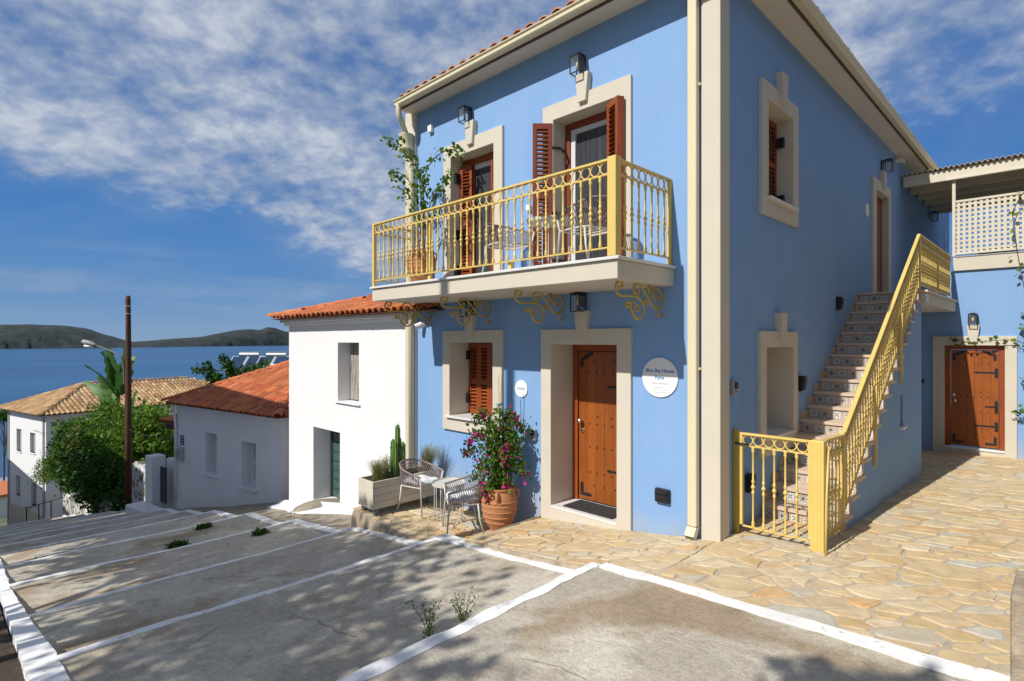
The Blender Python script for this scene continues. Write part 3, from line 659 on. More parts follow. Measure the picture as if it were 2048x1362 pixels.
# corner pilasters
g = G(); g.box(-.165, .035, -.035, -.0, -.5, ZT + .05); g.box(.0, .035, -.0, .18, -.5, ZT + .05); g.build('corner_pilaster', 'cream', H, bevel=.006)
g = G(); g.box(-5.42, -5.14, -.05, .25, -1.2, ZT + .05); g.build('corner_pilaster', 'cream', H, bevel=.006)
# surrounds and keystones
def keystone(plane, c, z0, z1, w0, w1, pos, out, th=.085):
    g = G(); f = [(-w0 / 2, z0), (w0 / 2, z0), (w1 / 2, z1), (-w1 / 2, z1)]
    for d in (-.01, th):
        for a, z in f: g.v.append((c + a, pos + out * d, z) if plane == 'y' else (pos + out * d, c + a, z))
    g.f = [(0, 1, 2, 3), (4, 5, 6, 7)] + [(i, (i + 1) % 4, 4 + (i + 1) % 4, 4 + i) for i in range(4)]
    g.build('keystone', 'cream', H, bevel=.006)
for o_, i_, pl_, out in (((-2.36, -1.0, -.5, 2.14), hd, 'y', -1), ((-4.42, -3.09, .63, 2.15), hw, 'y', -1), ((-4.40, -3.08, 2.70, 5.0), hu1, 'y', -1), ((-2.33, -1.0, 2.70, 5.0), hu2, 'y', -1),
                         ((1.03, 2.22, 3.45, 4.98), sw1, 'x', 1), ((.99, 2.20, .67, 2.11), sw0, 'x', 1), ((6.08, 7.46, 2.70, 4.92), sdr, 'x', 1)):
    ring_frame(o_, i_, pl_, 0, out, .04).build('surround', 'cream', H, bevel=.005)
for c_, zt in ((-1.68, 2.14), (-3.755, 2.15), (-3.74, 5.0), (-1.665, 5.0)): keystone('y', c_, zt - .12, zt + .22, .12, .20, 0, -1)
for c_, zt in ((1.63, 4.98), (1.60, 2.11), (6.77, 4.92)): keystone('x', c_, zt - .12, zt + .22, .12, .20, 0, 1)
# sills
def slab(name, x0, x1, y0, y1, z0, z1, m, parent, bev=.006): g = G(); g.box(x0, x1, y0, y1, z0, z1); return g.build(name, m, parent, bevel=bev)
slab('window_sill', -4.31, -3.22, -.085, .36, .82, .852, 'marble', H)
slab('door_sill', -2.185, -1.195, -.045, .46, -.13, -.098, 'marble', H)
slab('window_sill', -.16, .085, 1.17, 2.10, 3.63, 3.662, 'marble', H)
slab('window_sill', -.40, .06, 1.12, 2.08, .85, .882, 'marble', H)
# back of openings (dark rooms behind)
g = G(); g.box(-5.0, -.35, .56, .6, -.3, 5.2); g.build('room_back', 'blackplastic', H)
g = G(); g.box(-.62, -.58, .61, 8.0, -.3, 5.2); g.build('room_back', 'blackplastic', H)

# shutters: leaf frame with separate slats
SLAT = {}
def shutter(parent, w, h, loc, rz, ms='wood', msl='slatwood', mid=.5, th=.032, rows=True, name='shutter'):
    msl = 'wood' if msl == 'slatwood' else msl
    st_ = .052; g = G(); g.box(0, st_, 0, th, 0, h); g.box(w - st_, w, 0, th, 0, h); bands = [0, h * mid - .035, h * mid + .035, h] if mid else [0, h]
    g.box(st_, w - st_, .001, th - .001, 0, .075); g.box(st_, w - st_, .001, th - .001, h - .075, h)
    if mid: g.box(st_, w - st_, .001, th - .001, h * mid - .035, h * mid + .035)
    o = g.build(name, ms, parent, bevel=.004, loc=loc, rot=(0, 0, rz))
    key = (round(w, 3), msl)
    if key not in SLAT:
        q = G(); a = R(38); hw_, t2 = .024, .0045
        pts = [(-hw_, -t2), (hw_, -t2), (hw_, t2), (-hw_, t2)]; pts = [(x * math.cos(a) - y * math.sin(a), x * math.sin(a) + y * math.cos(a)) for x, y in pts]
        q.prism(pts, 'x', st_ - .006, w - st_ + .006); SLAT[key] = q.mesh('slat', msl)
    secs = [(.075, h * mid - .035), (h * mid + .035, h - .075)] if mid else [(.075, h - .075)]
    for a, b in secs:
        n = int((b - a) / .052)
        for i in range(n): put('slat', SLAT[key], o, loc=(0, th / 2, a + (i + .5) * (b - a) / n))
    return o
def hinge(parent, loc, size): g = G(); x, y, z = loc; sx, sy, sz = size; g.box(x, x + sx, y, y + sy, z, z + sz); return g.build('shutter_hinge', 'black', parent, bevel=.003)
for k in range(4): shutter(H, .24, 1.10, (-4.25 + .243 * k + .002, .345, .858), 0, mid=.45)
for z in (1.02, 1.70): hinge(H, (-4.249, .29, z), (.05, .05, .14))
# balcony door 1 (left): folded leaves at both sides, screen between
slab('door_frame', -4.22, -3.26, .20, .26, 4.70, 4.79, 'wood', H); slab('door_frame', -4.22, -4.13, .20, .26, 2.80, 4.70, 'wood', H); slab('door_frame', -3.35, -3.26, .20, .26, 2.80, 4.70, 'wood', H)
slab('insect_screen', -4.125, -3.355, .25, .262, 2.82, 4.62, 'screen', H, 0); slab('screen_head', -4.128, -3.352, .235, .268, 4.622, 4.698, 'alu', H)
shutter(H, .23, 1.86, (-4.19, .12, 2.83), R(12), mid=.52); shutter(H, .23, 1.86, (-4.185, .165, 2.83), R(17), mid=.52)
shutter(H, .23, 1.86, (-3.50, .13, 2.83), R(-6), mid=.52); shutter(H, .23, 1.86, (-3.50, .175, 2.83), R(-6), mid=.52)
for z in (3.0, 3.55, 4.42): hinge(H, (-4.219, .03, z), (.05, .12, .15))
# balcony door 2 (right): leaves folded outward
slab('door_frame', -2.15, -1.18, .20, .26, 4.72, 4.80, 'wooddark', H); slab('door_frame', -2.15, -2.075, .20, .26, 2.80, 4.72, 'wooddark', H); slab('door_frame', -1.255, -1.18, .20, .26, 2.80, 4.72, 'wooddark', H)
slab('sliding_frame', -2.07, -2.0, .22, .275, 2.81, 4.715, 'alu', H); slab('sliding_frame', -2.0, -1.26, .22, .275, 4.655, 4.715, 'alu', H); slab('sliding_frame', -1.50, -1.45, .23, .275, 2.81, 4.655, 'alu', H)
slab('window_pane', -1.998, -1.502, .25, .258, 2.82, 4.65, 'screen', H, 0); slab('curtain', -1.448, -1.26, .26, .272, 2.82, 4.65, 'curtain', H, 0)
shutter(H, .25, 1.93, (-2.33, -.225, 2.83), R(45), ms='shutterbrown', msl='slatbrown', mid=.52); shutter(H, .25, 1.93, (-2.36, -.185, 2.83), R(45), ms='shutterbrown', msl='slatbrown', mid=.52)
shutter(H, .26, 1.93, (-1.335, -.03, 2.83), R(-28), mid=.52); shutter(H, .26, 1.93, (-1.318, .005, 2.83), R(-30), mid=.52); shutter(H, .26, 1.93, (-1.30, .04, 2.83), R(-32), ms='shutterbrown', msl='slatbrown', mid=.52)
for z in (3.02, 3.62, 4.45):
    g = G(); g.tube([(-2.145, .19, z), (-2.10, .05, z), (-2.16, -.05, z)], .018, 4); g.build('shutter_hinge', 'black', H)
# side window shutters (upper) and hinges, side window (lower)
for k in range(2): shutter(H, .42, 1.10, (-.165, 1.222 + .409 * k, 3.668), R(90), ms='wood', mid=.5)
for z in (3.72, 4.45): hinge(H, (-.15, 1.985, z), (.085, .052, .12))
slab('window_panel', -.43, -.40, 1.16, 2.04, .88, 1.92, 'cream', H, 0)
for z in (1.02, 1.68): hinge(H, (-.12, 1.165, z), (.09, .05, .13))
slab('side_door', -.12, -.075, 6.335, 7.265, 2.80, 4.725, 'wooddark', H)

# front door: frame, planks, studs, iron straps
def plank_door(parent, x0, x1, z0, z1, y, knob_left=True, parts=None):
    """leaf of vertical planks in plane y facing -Y"""
    fw_ = .085
    g = G(); g.box(x0, x0 + fw_, y - .02, y + .05, z0, z1); g.box(x1 - fw_, x1, y - .02, y + .05, z0, z1); g.box(x0 + fw_, x1 - fw_, y - .019, y + .05, z1 - fw_, z1); g.build('door_frame', 'wood', parent, bevel=.006)
    a, b = x0 + fw_ + .008, x1 - fw_ - .008; zt, zb = z1 - fw_ - .008, z0 + .02
    g = G(); g.box(a, b, y + .022, y + .045, zb, zt); d = g.build('door_leaf', 'wooddark', parent)
    n = 6
    for i in range(n):
        g = G(); g.box(a + (b - a) * i / n + .0012, a + (b - a) * (i + 1) / n - .0012, y + .004, y + .021, zb, zt); g.build('plank', 'doorwood', d, bevel=.002)
    g = G(); g.lathe([(.0005, .012), (.008, .009), (.0125, 0)], 10, cap=True); sm_ = g.mesh('stud', 'black')
    W_ = b - a; Hh = zt - zb
    rows = [(.93, (.3, .5, .7)), (.86, (.2, .35, .5, .65, .8)), (.565, (.37, .63)), (.515, (.22, .36, .5, .64, .78)), (.36, (.22, .36, .5, .64, .78)), (.19, (.22, .36, .5, .64, .78)), (.105, (.3, .5, .7))]
    for fz, xs_ in rows:
        for fx in xs_: put('stud', sm_, d, loc=(a + W_ * fx, y + .004, zb + Hh * fz), rot=(R(90), 0, 0))
    def strap(z, l, head=.11):
        g = G(); xr = b - .015
        g.prism([(xr, z - .017), (xr, z + .017), (xr - l * .8, z + .012), (xr - l * .85, z + .02), (xr - l, z), (xr - l * .85, z - .02), (xr - l * .8, z - .012)], 'y', y - .004, y + .003)
        g.prism([(xr - .045, z - head), (xr - .02, z - head - .012), (xr + .005, z - head), (xr + .005, z + head), (xr - .02, z + head + .012), (xr - .045, z + head)], 'y', y - .008, y - .0045); g.build('strap_hinge', 'black', d)
    strap(zb + Hh * .77, .36, .08); strap(zb + Hh * .42, .20, .11); strap(zb + Hh * .22, .36, .08)
    for sx, xx in ((1, a + .03), (-1, b - .03)):
        for zz_, up_ in ((zb + .05, 1), (zt - .19, 0)):
            g = G()
            if up_: g.prism([(xx, zz_), (xx + sx * .16, zz_ + .0), (xx + sx * .18, zz_ + .02), (xx + sx * .16, zz_ + .04), (xx + sx * .045, zz_ + .04), (xx + sx * .045, zz_ + .15), (xx + sx * .022, zz_ + .18), (xx, zz_ + .15)], 'y', y - .003, y + .003)
            else: g.prism([(xx, zz_), (xx + sx * .022, zz_ - .02), (xx + sx * .045, zz_), (xx + sx * .045, zz_ + .07), (xx + sx * .2, zz_ + .15), (xx + sx * .2, zz_ + .19), (xx + sx * .17, zz_ + .19), (xx, zz_ + .1)], 'y', y - .003, y + .003)
            g.build('corner_iron', 'black', d)
    kx = a + .05
    g = G(); g.lathe([(.012, 0), (.012, .03), (.03, .04), (.036, .06), (.028, .08), (.0, .085)], 14, cap=False); g.build('door_knob', 'chrome', d, smooth=True, loc=(kx, y + .004, zb + Hh * .53), rot=(R(90), 0, 0))
    g = G(); g.lathe([(.028, 0), (.028, .012), (.02, .016), (.0, .016)], 14, cap=False); g.build('lock', 'chrome', d, smooth='auto', loc=(kx + .012, y + .004, zb + Hh * .465), rot=(R(90), 0, 0))
plank_door(H, hd[0], hd[1], -.095, hd[3], .42)

# eaves: soffit, fascia, gutter
g = G(); g.box(-5.24, .29, -.29, .02, ZT, ZT + .03); g.box(-.02, .29, .02, 12.9, ZT, ZT + .03); g.build('soffit', 'soffit', H)
g = G(); g.box(-5.22, .315, -.315, -.292, ZT - .022, ZT + .08); g.box(.292, .315, -.2915, 12.9, ZT - .0215, ZT + .08); g.build('fascia', 'treebeam', H)
GP = [(0, .0), (.012, .0), (.012, .11), (.11, .11), (.115, .02), (.10, .02), (.095, .06)]
gp = [(0, 0), (.075, 0), (.095, .03), (.095, .09), (.115, .105), (.115, .125), (.104, .125), (.104, .112), (.086, .098), (.086, .034), (.07, .010), (0, .010)]
g = G(); g.prism([(-.317 - a, ZT + b * .72) for a, b in gp], 'x', -5.20, .42); g.build('gutter', 'metalcream', H, bevel=.003)
g = G(); g.prism([(.317 + a, ZT + b * .72) for a, b in gp], 'y', -.425, 12.9); g.build('gutter', 'metalcream', H, bevel=.003)
# downpipes
g = G(); g.tube(sm([(-5.13, -.375, ZT + .02), (-5.13, -.37, ZT - .12), (-5.15, -.32, ZT - .20), (-5.24, -.16, ZT - .34), (-5.27, -.12, ZT - .45)], 2), .045, 10); g.build('downpipe', 'metalcream', H, smooth=True)
g = G(); g.lathe([(.125, 0), (.13, .02), (.13, .03), (.118, .04), (.118, .23), (.125, .24), (.125, .26)], 18, -5.27, -.13, ZT - .62); g.build('rain_hopper', 'metalcream', H, smooth='auto')
g = G(); g.tube(sm([(-5.27, -.12, ZT - .6), (-5.27, -.12, ZT - .74), (-5.20, -.09, ZT - .86), (-5.19, -.085, ZT - 1.0)], 1) + [Vector((-5.19, -.085, -.45))], .05, 10); g.build('downpipe', 'metalcream', H, smooth=True)
g = G(); g.box(-.285, -.185, -.105, -.025, .10, ZT - .25); g.build('downpipe', 'metalcream', H, bevel=.012)
g = G(); g.tube([(-.235, -.065, ZT - .27), (-.235, -.14, ZT - .12), (-.22, -.37, ZT + .01)], .046, 8); g.build('downpipe', 'metalcream', H, smooth=True)
g = G(); g.hexa([(-.285, -.105, .10), (-.185, -.105, .10), (-.185, -.025, .10), (-.285, -.025, .10), (-.283, -.105, .10 + .004), (-.187, -.105, .104), (-.187, -.03, .104), (-.283, -.03, .104)])
g = G(); g.add([(-.285, -.105, .10), (-.185, -.105, .10), (-.185, -.025, .10), (-.285, -.025, .10), (-.285, -.165, .02), (-.185, -.165, .02), (-.185, -.115, -.035), (-.285, -.115, -.035)],
               [(0, 1, 5, 4), (1, 2, 6, 5), (2, 3, 7, 6), (3, 0, 4, 7)]); g.build('downpipe_shoe', 'metalcream', H)
for z in (1.7, 4.6): slab('pipe_clip', -.305, -.165, -.06, -.0, z, z + .025, 'metalcream', H, 0)
# roof: low hip with barrel tiles showing over the gutter
g = G(); zr = ZT + .075; tp = math.tan(R(16))
A_ = [(-5.15, -.32, zr), (.32, -.32, zr), (.32, 13, zr), (-5.15, 13, zr)]; rd = 2.735 * tp + zr
g.add(A_ + [(-2.415, 2.415, rd), (-2.415, 10.2, rd)], [(0, 1, 4), (1, 2, 5, 4), (2, 3, 5), (3, 0, 4, 5)]); roof = g.build('roof', 'tilepan', H)
cs, sn = math.cos(R(16)), math.sin(R(16))
tile_field(roof, (-5.13, -.355, zr - .012), (1, 0, 0), (0, cs, sn), 5.42, 3.0, .215, .36, lambda s, t: t < s + .1 and t < 5.42 - s + .1 and t < .8, 'pinktile')
tile_field(roof, (.35, -.32, zr - .03), (0, 1, 0), (-cs, 0, sn), 13.2, 3.0, .215, .36, lambda s, t: t < s and t < .5, 'pinktile', seed=5)

# balcony
BZ = 2.79
bal = G(); bal.box(-4.79, -.485, -1.055, -.0, 2.58, BZ - .032); bal = bal.build('balcony_slab', 'cream', H, bevel=.006)
slab('balcony_marble', -4.82, -.455, -1.085, -.0, BZ - .03, BZ, 'marble', H, .005)
BAL = {}
def baluster_mesh(h, m='yellow'):
    k = (round(h, 3), m)
    if k not in BAL:
        r = .0095; P = [(r * 1.9, 0), (r * 2.0, .012), (r * 1.3, .022), (r * 1.9, .034), (r * 1.5, .05), (r, .06)]
        c = h * .5
        for dz in (-.055, 0, .055):
            s_ = 2.3 if dz == 0 else 1.75
            P += [(r, c + dz - .022), (r * s_ * .85, c + dz - .012), (r * s_, c + dz), (r * s_ * .85, c + dz + .012), (r, c + dz + .022)]
        P += [(r, h - .06), (r * 1.5, h - .05), (r * 1.9, h - .034), (r * 1.3, h - .022), (r * 1.9, h - .01), (r * 1.9, h)]
        me = G().lathe(P, 8).mesh('baluster', m); me.polygons.foreach_set('use_smooth', [True] * len(me.polygons)); BAL[k] = me
    return BAL[k]
RING = {}
def ring_mesh(r, m='yellow'):
    k = (round(r, 3), m)
    if k not in RING:
        g = G(); g.tube([(r * math.cos(a * math.pi / 10), 0, r * math.sin(a * math.pi / 10)) for a in range(20)], .0068, 5, True); me = g.mesh('ring', m)
        me.polygons.foreach_set('use_smooth', [True] * len(me.polygons)); RING[k] = me
    return RING[k]
def railing(parent, p0, p1, top, ringh=.118, bot=.085, sp=.118, m='yellow', posts=(), n=None):
    """p0, p1: floor points (may differ in height); top: rail height; bars and rings are single parts"""
    p0, p1 = Vector(p0), Vector(p1); d = p1 - p0; L_ = Vector((d.x, d.y, 0)).length; rz = math.atan2(d.y, d.x); sl_ = d.z / L_
    n = n or round(L_ / sp); w = L_ / n
    def bar(name, h0, t, dp):
        g = G(); v = []
        for s_, q in ((0, p0), (1, p1)):
            nrm = Vector((-d.y, d.x, 0)).normalized() * dp / 2
            v.append([q - nrm + Vector((0, 0, h0 - t)), q + nrm + Vector((0, 0, h0 - t)), q + nrm + Vector((0, 0, h0)), q - nrm + Vector((0, 0, h0))])
        g.add(v[0] + v[1], [(0, 1, 2, 3), (7, 6, 5, 4), (0, 4, 5, 1), (1, 5, 6, 2), (2, 6, 7, 3), (3, 7, 4, 0)]); return g.build(name, m, parent, bevel=.002)
    bar('top_rail', top, .022, .045); bar('middle_rail', top - .022 - ringh, .014, .026); bar('bottom_rail', bot + .012, .014, .026)
    bm_ = baluster_mesh(top - .036 - ringh - bot - .012, m); rm = ring_mesh(ringh / 2 - .004, m)
    for i in range(n):
        q = p0 + d * ((i + .5) / n); put('ring', rm, parent, loc=(q.x, q.y, q.z + top - .022 - ringh / 2), rot=(0, -math.atan(sl_) * .0, rz))
        if i: q = p0 + d * (i / n); put('baluster', bm_, parent, loc=(q.x, q.y, q.z + bot + .012))
RL = bpy.data.objects.new('balcony_railing', None); C.objects.link(RL); RL.parent = H
ry = -1.035; xa, xb = -4.765, -.53
railing(RL, (xa + .03, ry, BZ), (xb - .05, ry, BZ), .93, n=36); railing(RL, (xb, ry + .05, BZ), (xb, -.01, BZ), .93, n=8); railing(RL, (xa, ry + .04, BZ), (xa, -.01, BZ), .93, n=8)
slab('corner_post', xb - .05, xb + .045, ry - .05, ry + .045, BZ, BZ + .935, 'yellow', RL, .004); slab('corner_post', xa - .025, xa + .025, ry - .025, ry + .025, BZ, BZ + .935, 'yellow', RL, .004)
for x in (-3.45, -1.95): slab('foot_post', x - .025, x + .025, ry + .016, ry + .05, BZ, BZ + (.78 if x < -3 else .09), 'yellow', RL, .003)
for yy in (-.02,):
    for x in (xb, xa): slab('wall_post', x - .02, x + .02, yy - .02, yy + .018, BZ, BZ + .93, 'yellow', RL, .003)
# scroll brackets (traced once, built as iron bars in the plane across the wall)
SC = [[(-.834, -.04), (-.803, -.054), (-.774, -.036), (-.774, -.003), (-.803, .010), (-.834, .010), (-.866, -.003), (-.884, -.04), (-.881, -.079), (-.859, -.106), (-.822, -.125), (-.778, -.13), (-.668, -.125), (-.535, -.121), (-.474, -.134), (-.425, -.162), (-.39, -.202), (-.376, -.247), (-.397, -.293), (-.432, -.328), (-.474, -.35), (-.515, -.349), (-.555, -.328), (-.595, -.293), (-.615, -.257), (-.622, -.22), (-.635, -.191), (-.668, -.18), (-.701, -.191), (-.714, -.217), (-.694, -.238), (-.661, -.225), (-.675, -.211)],
      [(-.575, -.27), (-.575, -.24), (-.555, -.217), (-.515, -.204), (-.48, -.214), (-.467, -.239), (-.48, -.266), (-.515, -.271), (-.521, -.253)],
      [(-.508, -.058), (-.487, -.053), (-.48, -.075), (-.501, -.102), (-.542, -.097), (-.569, -.069), (-.572, -.036), (-.548, -.001), (-.501, .010), (-.453, .008), (-.411, -.029), (-.355, -.082), (-.298, -.129), (-.248, -.18), (-.196, -.216), (-.145, -.231), (-.085, -.219), (-.039, -.186), (-.009, -.144), (-.016, -.089), (-.039, -.047), (-.085, -.019), (-.145, -.011), (-.196, -.026), (-.233, -.052), (-.269, -.069), (-.298, -.052), (-.305, -.022), (-.284, -.001), (-.255, -.003), (-.255, -.018), (-.273, -.022)],
      [(-.182, -.041), (-.189, -.084), (-.174, -.13), (-.145, -.147), (-.107, -.13), (-.1, -.098), (-.122, -.088), (-.137, -.104)],
      [(-.376, -.239), (-.38, -.194), (-.362, -.155), (-.327, -.134), (-.291, -.151), (-.291, -.182), (-.32, -.193), (-.334, -.178)],
      [(-.054, -.21), (-.085, -.243), (-.1, -.283), (-.085, -.313), (-.047, -.32), (-.016, -.299), (-.024, -.28), (-.047, -.285)],
      [(-.589, -.196), (-.575, -.173), (-.582, -.155)], [(-.575, -.19), (-.548, -.179)], [(-.233, -.102), (-.262, -.119)], [(-.211, -.054), (-.226, -.109)]]
g = G()
for k, cv in enumerate(SC):
    P = sm([(0, y, z - .012) for y, z in cv], 1); nq = len(P)
    g.tube(P, [.0125 if k in (0, 2) else .0095] * nq if k < 6 else [.010] * (nq - 1) + [.004], 6)
scme = g.mesh('scroll_bracket', 'ironyellow'); scme.polygons.foreach_set('use_smooth', [True] * len(scme.polygons))
for x in (-4.72, -3.37, -2.0, -.62): put('scroll_bracket', scme, H, loc=(x, 0, 2.58))

# ------------------------------------------------------------------ outdoor staircase
ST = thing('outdoor_staircase', 'outdoor stair with pink stone treads and patterned tile risers against shaded blue wall', 'staircase', (0, 0, 0))
N_ST = 17; Y0, Y1, ZL = 1.12, 5.28, 2.79; SW = .84; zb0 = -.02
run = (Y1 - Y0) / (N_ST - 1); rise = (ZL - zb0) / N_ST
pts = [(Y0 + .01, -.6)]
for i in range(N_ST): pts += [(Y0 + i * run + .01, zb0 + i * rise if i else -.6), (Y0 + i * run + .01, zb0 + (i + 1) * rise - .036)]
pts = pts[1:]; pts += [(Y1 + .08, ZL - .036), (Y1 + .08, -.8), (Y0 + .01, -.8)]
g = G(); g.prism(pts, 'x', .003, SW); g.build('stair_body', 'blue', ST)
g = G(); g.box(-.012, SW - .002, -.03, run + .004, -.036, 0); trm = g.mesh('tread', 'treadstone')
tw_ = SW / 6
g = G(); g.box(-.066, .066, -.006, .0, -.061, .061); tm = {k: g.mesh('riser_tile', k) for k in ('startile', 'squaretile')}
g = G(); g.box(-.0, .012, 0, run, 0, .105); skm = g.mesh('skirting_tile', 'tileedge')
for i in range(N_ST):
    y = Y0 + i * run; z = zb0 + (i + 1) * rise
    if i < N_ST - 1: t = put('tread', trm, ST, loc=(.016, y, z))
    r_ = G().box(.004, SW - .002, y - .0, y + .008, z - rise + (.0 if i else -.05), z - .037).build('riser', 'tileedge', ST)
    for k in range(6): put('riser_tile', tm['startile' if (k + i) % 2 else 'squaretile'], r_, loc=(.012 + tw_ * (k + .5) * .985, y, z - .037 - .064))
    if i < N_ST - 1: put('skirting_tile', skm, ST, loc=(.001, y, z))
slab('landing_slab', .002, SW + .06, Y1 + .0, 8.6, ZL - .22, ZL - .037, 'cream', ST); slab('landing_top', .002, SW + .10, Y1 - .03, 8.6, ZL - .035, ZL, 'treadstone', ST)
g = G(); g.box(SW + .0605, SW + .066, Y1, Y1 + .30, ZL - .18, ZL - .05); g.build('landing_tile', 'squaretile', ST)
body = bpy.data.objects['stair_body']; cut = G().box(SW - .14, SW + .1, 3.80, 3.97, .81, 1.24).build('cutter', None, None)
md = body.modifiers.new('niche', 'BOOLEAN'); md.object = cut; md.operation = 'DIFFERENCE'; bpy.context.view_layer.update()
nm_ = bpy.data.meshes.new_from_object(body.evaluated_get(bpy.context.evaluated_depsgraph_get())); body.modifiers.clear(); body.data = nm_; bpy.data.objects.remove(cut)
slab('niche_sill', SW - .12, SW + .045, 3.76, 4.01, .77, .809, 'marble', ST)
# stair railing
SR = thing('stair_railing', 'pale yellow iron railing with turned bars climbing the outdoor stairs', 'railing', (0, 0, 0))
xr = SW - .02
railing(SR, (xr, .42, -.0), (xr, 1.10, -.02), 1.05, n=6); railing(SR, (xr, 1.14, .17), (xr, Y1 - .02, ZL - .0), .87, ringh=.105, bot=.03, sp=.112); railing(SR, (xr, Y1 + .02, ZL), (xr, 8.56, ZL), .88, sp=.115)
slab('rail_post', xr - .022, xr + .022, 1.095, 1.14, -.06, 1.05, 'yellow', SR, .003); slab('rail_post', xr - .02, xr + .02, Y1 - .02, Y1 + .02, ZL, ZL + .88, 'yellow', SR, .003)
slab('rail_post', xr - .02, xr + .02, 7.0, 7.04, ZL, ZL + .85, 'yellow', SR, .003)
for yy in (2.3, 3.75):
    zz_ = .17 + (yy - 1.14) / (Y1 - 1.16) * (ZL - .17)
    g = G(); g.box(xr + .028, xr + .06, yy - .012, yy + .012, zz_ - .35, zz_ + .55); g.tube(sm([(xr + .044, yy, zz_ - .33), (xr + .044, yy - .0, zz_ - .40), (xr + .02, yy - .03, zz_ - .42), (xr + .01, yy - .03, zz_ - .38)], 1), .012, 5); g.build('stay_bar', 'yellow', SR, bevel=.003)
GT = thing('yard_gate', 'pale yellow iron gate with rings and turned bars at the foot of the stairs', 'gate', (0, 0, 0))
slab('wall_post', .004, .05, .33, .39, -.03, 1.07, 'ironyellow', GT, .004)
slab('gate_stile', .07, .10, .335, .365, .10, 1.05, 'yellow', GT, .003); slab('gate_stile', .725, .748, .335, .365, .10, 1.05, 'yellow', GT, .003)
railing(GT, (.10, .35, 0), (.725, .35, 0), 1.05, ringh=.105, bot=.085, n=6)
slab('latch', .03, .17, .315, .334, .925, .945, 'black', GT, .003)
GP_ = tag(slab('gate_post', .755, .875, .295, .405, -.06, 1.06, 'yellow', None, .008), 'thick square yellow gate post at the outer end of the yard gate', 'post')
for x in (.782, .818, .848): slab('post_groove', x - .001, x + .001, .2935, .2955, -.02, 1.05, 'ironyellow', GP_, 0)
g = G(); g.tube([(.885, .40, 1.0), (.895, .30, .5), (.905, .24, .0)], .0105, 6); tag(g.build('prop_bar', 'yellow', None, smooth=True), 'thin yellow bar leaning against the gate post', 'bar')

# ------------------------------------------------------------------ terrace building at the back of the yard
YB = 8.62
TB = thing('terrace_building', 'blue rear wing with roof terrace, lattice screen and cream pergola', 'building', (0, 0, 0))
bh = (.72, 1.63, -.10, 1.905)
wall_holes(.0, 5.5, -1, 3.37, [bh], .3, 'y', YB, 1).build('wall', 'blue', TB); reveal(bh, .3, 'y', YB + .0102, 1).build('reveal', 'cream', TB)
ring_frame((.53, 1.80, -.5, 2.085), bh, 'y', YB, -1, .04).build('surround', 'cream', TB, bevel=.005)
g = G(); f = [(-.06, 1.96), (.06, 1.96), (.10, 2.30), (-.10, 2.30)]; g.prism([(1.17 + a, z) for a, z in f], 'y', YB - .085, YB + .01); g.build('keystone', 'cream', TB, bevel=.005)
slab('door_sill', .722, 1.628, YB - .06, YB + .2, -.13, -.095, 'marble', TB)
plank_door(TB, bh[0], bh[1], -.09, bh[3], YB + .06)
slab('terrace_beam', .86, 5.5, YB - .05, YB + .3, 3.375, 3.64, 'cream', TB); slab('terrace_floor', .0, 5.5, YB + .31, 15, 3.30, 3.40, 'cream', TB, 0)
slab('flashing', .9, 5.5, YB - .065, YB + .1, 3.642, 3.66, 'galv', TB, 0)
LT = bpy.data.objects.new('lattice_screen', None); C.objects.link(LT); LT.parent = TB
slab('frame_rail', .9, 3.6, YB - .045, YB + .005, 3.69, 3.735, 'beamcream', LT); slab('frame_rail', .9, 3.6, YB - .045, YB + .005, 4.72, 4.765, 'beamcream', LT); slab('frame_post', .845, .90, YB - .05, YB + .01, 3.66, 5.22, 'beamcream', LT)
g = G(); g.box(-.023, .023, -.012, 0, 3.735, 4.72); vm = g.mesh('slat', 'beamcream'); g = G(); g.box(.90, 3.6, .002, .012, -.021, .021); hm = g.mesh('slat', 'beamcream')
for i in range(31): put('slat', vm, LT, loc=(.945 + i * .086, YB - .02, 0))
for i in range(11): put('slat', hm, LT, loc=(0, YB - .02, 3.785 + i * .0885))
PG = bpy.data.objects.new('pergola_roof', None); C.objects.link(PG); PG.parent = TB
slab('front_beam', .05, 5.5, YB - .10, YB - .0, 5.18, 5.40, 'beamcream', PG); slab('edge_strip', .75, 5.5, YB - .125, YB - .10, 5.17, 5.21, 'beamcream', PG)
for k in range(5): slab('beam', .03, 5.5, YB + .75 + k * .85, YB + .85 + k * .85, 5.20 + .03 * k, 5.40 + .03 * k, 'beamcream', PG)
g = G(); nx_ = 260
for i in range(nx_ + 1):
    x = .03 + i * 5.5 / nx_; z = 5.425 + .018 * (1 if (i // 2) % 2 else -1)
    g.v += [(x, YB - .18, z), (x, YB + 4.5, z + .16), (x, YB - .18, z + .006), (x, YB + 4.5, z + .166)]
g.f = [(4 * i, 4 * i + 1, 4 * i + 5, 4 * i + 4) for i in range(nx_)] + [(4 * i + 2, 4 * i + 6, 4 * i + 7, 4 * i + 3) for i in range(nx_)] + [(4 * i, 4 * i + 4, 4 * i + 6, 4 * i + 2) for i in range(nx_)]
g.build('corrugated_sheet', 'corrug', PG)
slab('storage_bench', 1.15, 1.75, 9.6, 10.1, 3.41, 3.92, 'darksteel', TB)
slab('wall_conduit', .004, .03, 14.3, 14.34, 3.4, 5.2, 'whiteplastic', TB, 0)

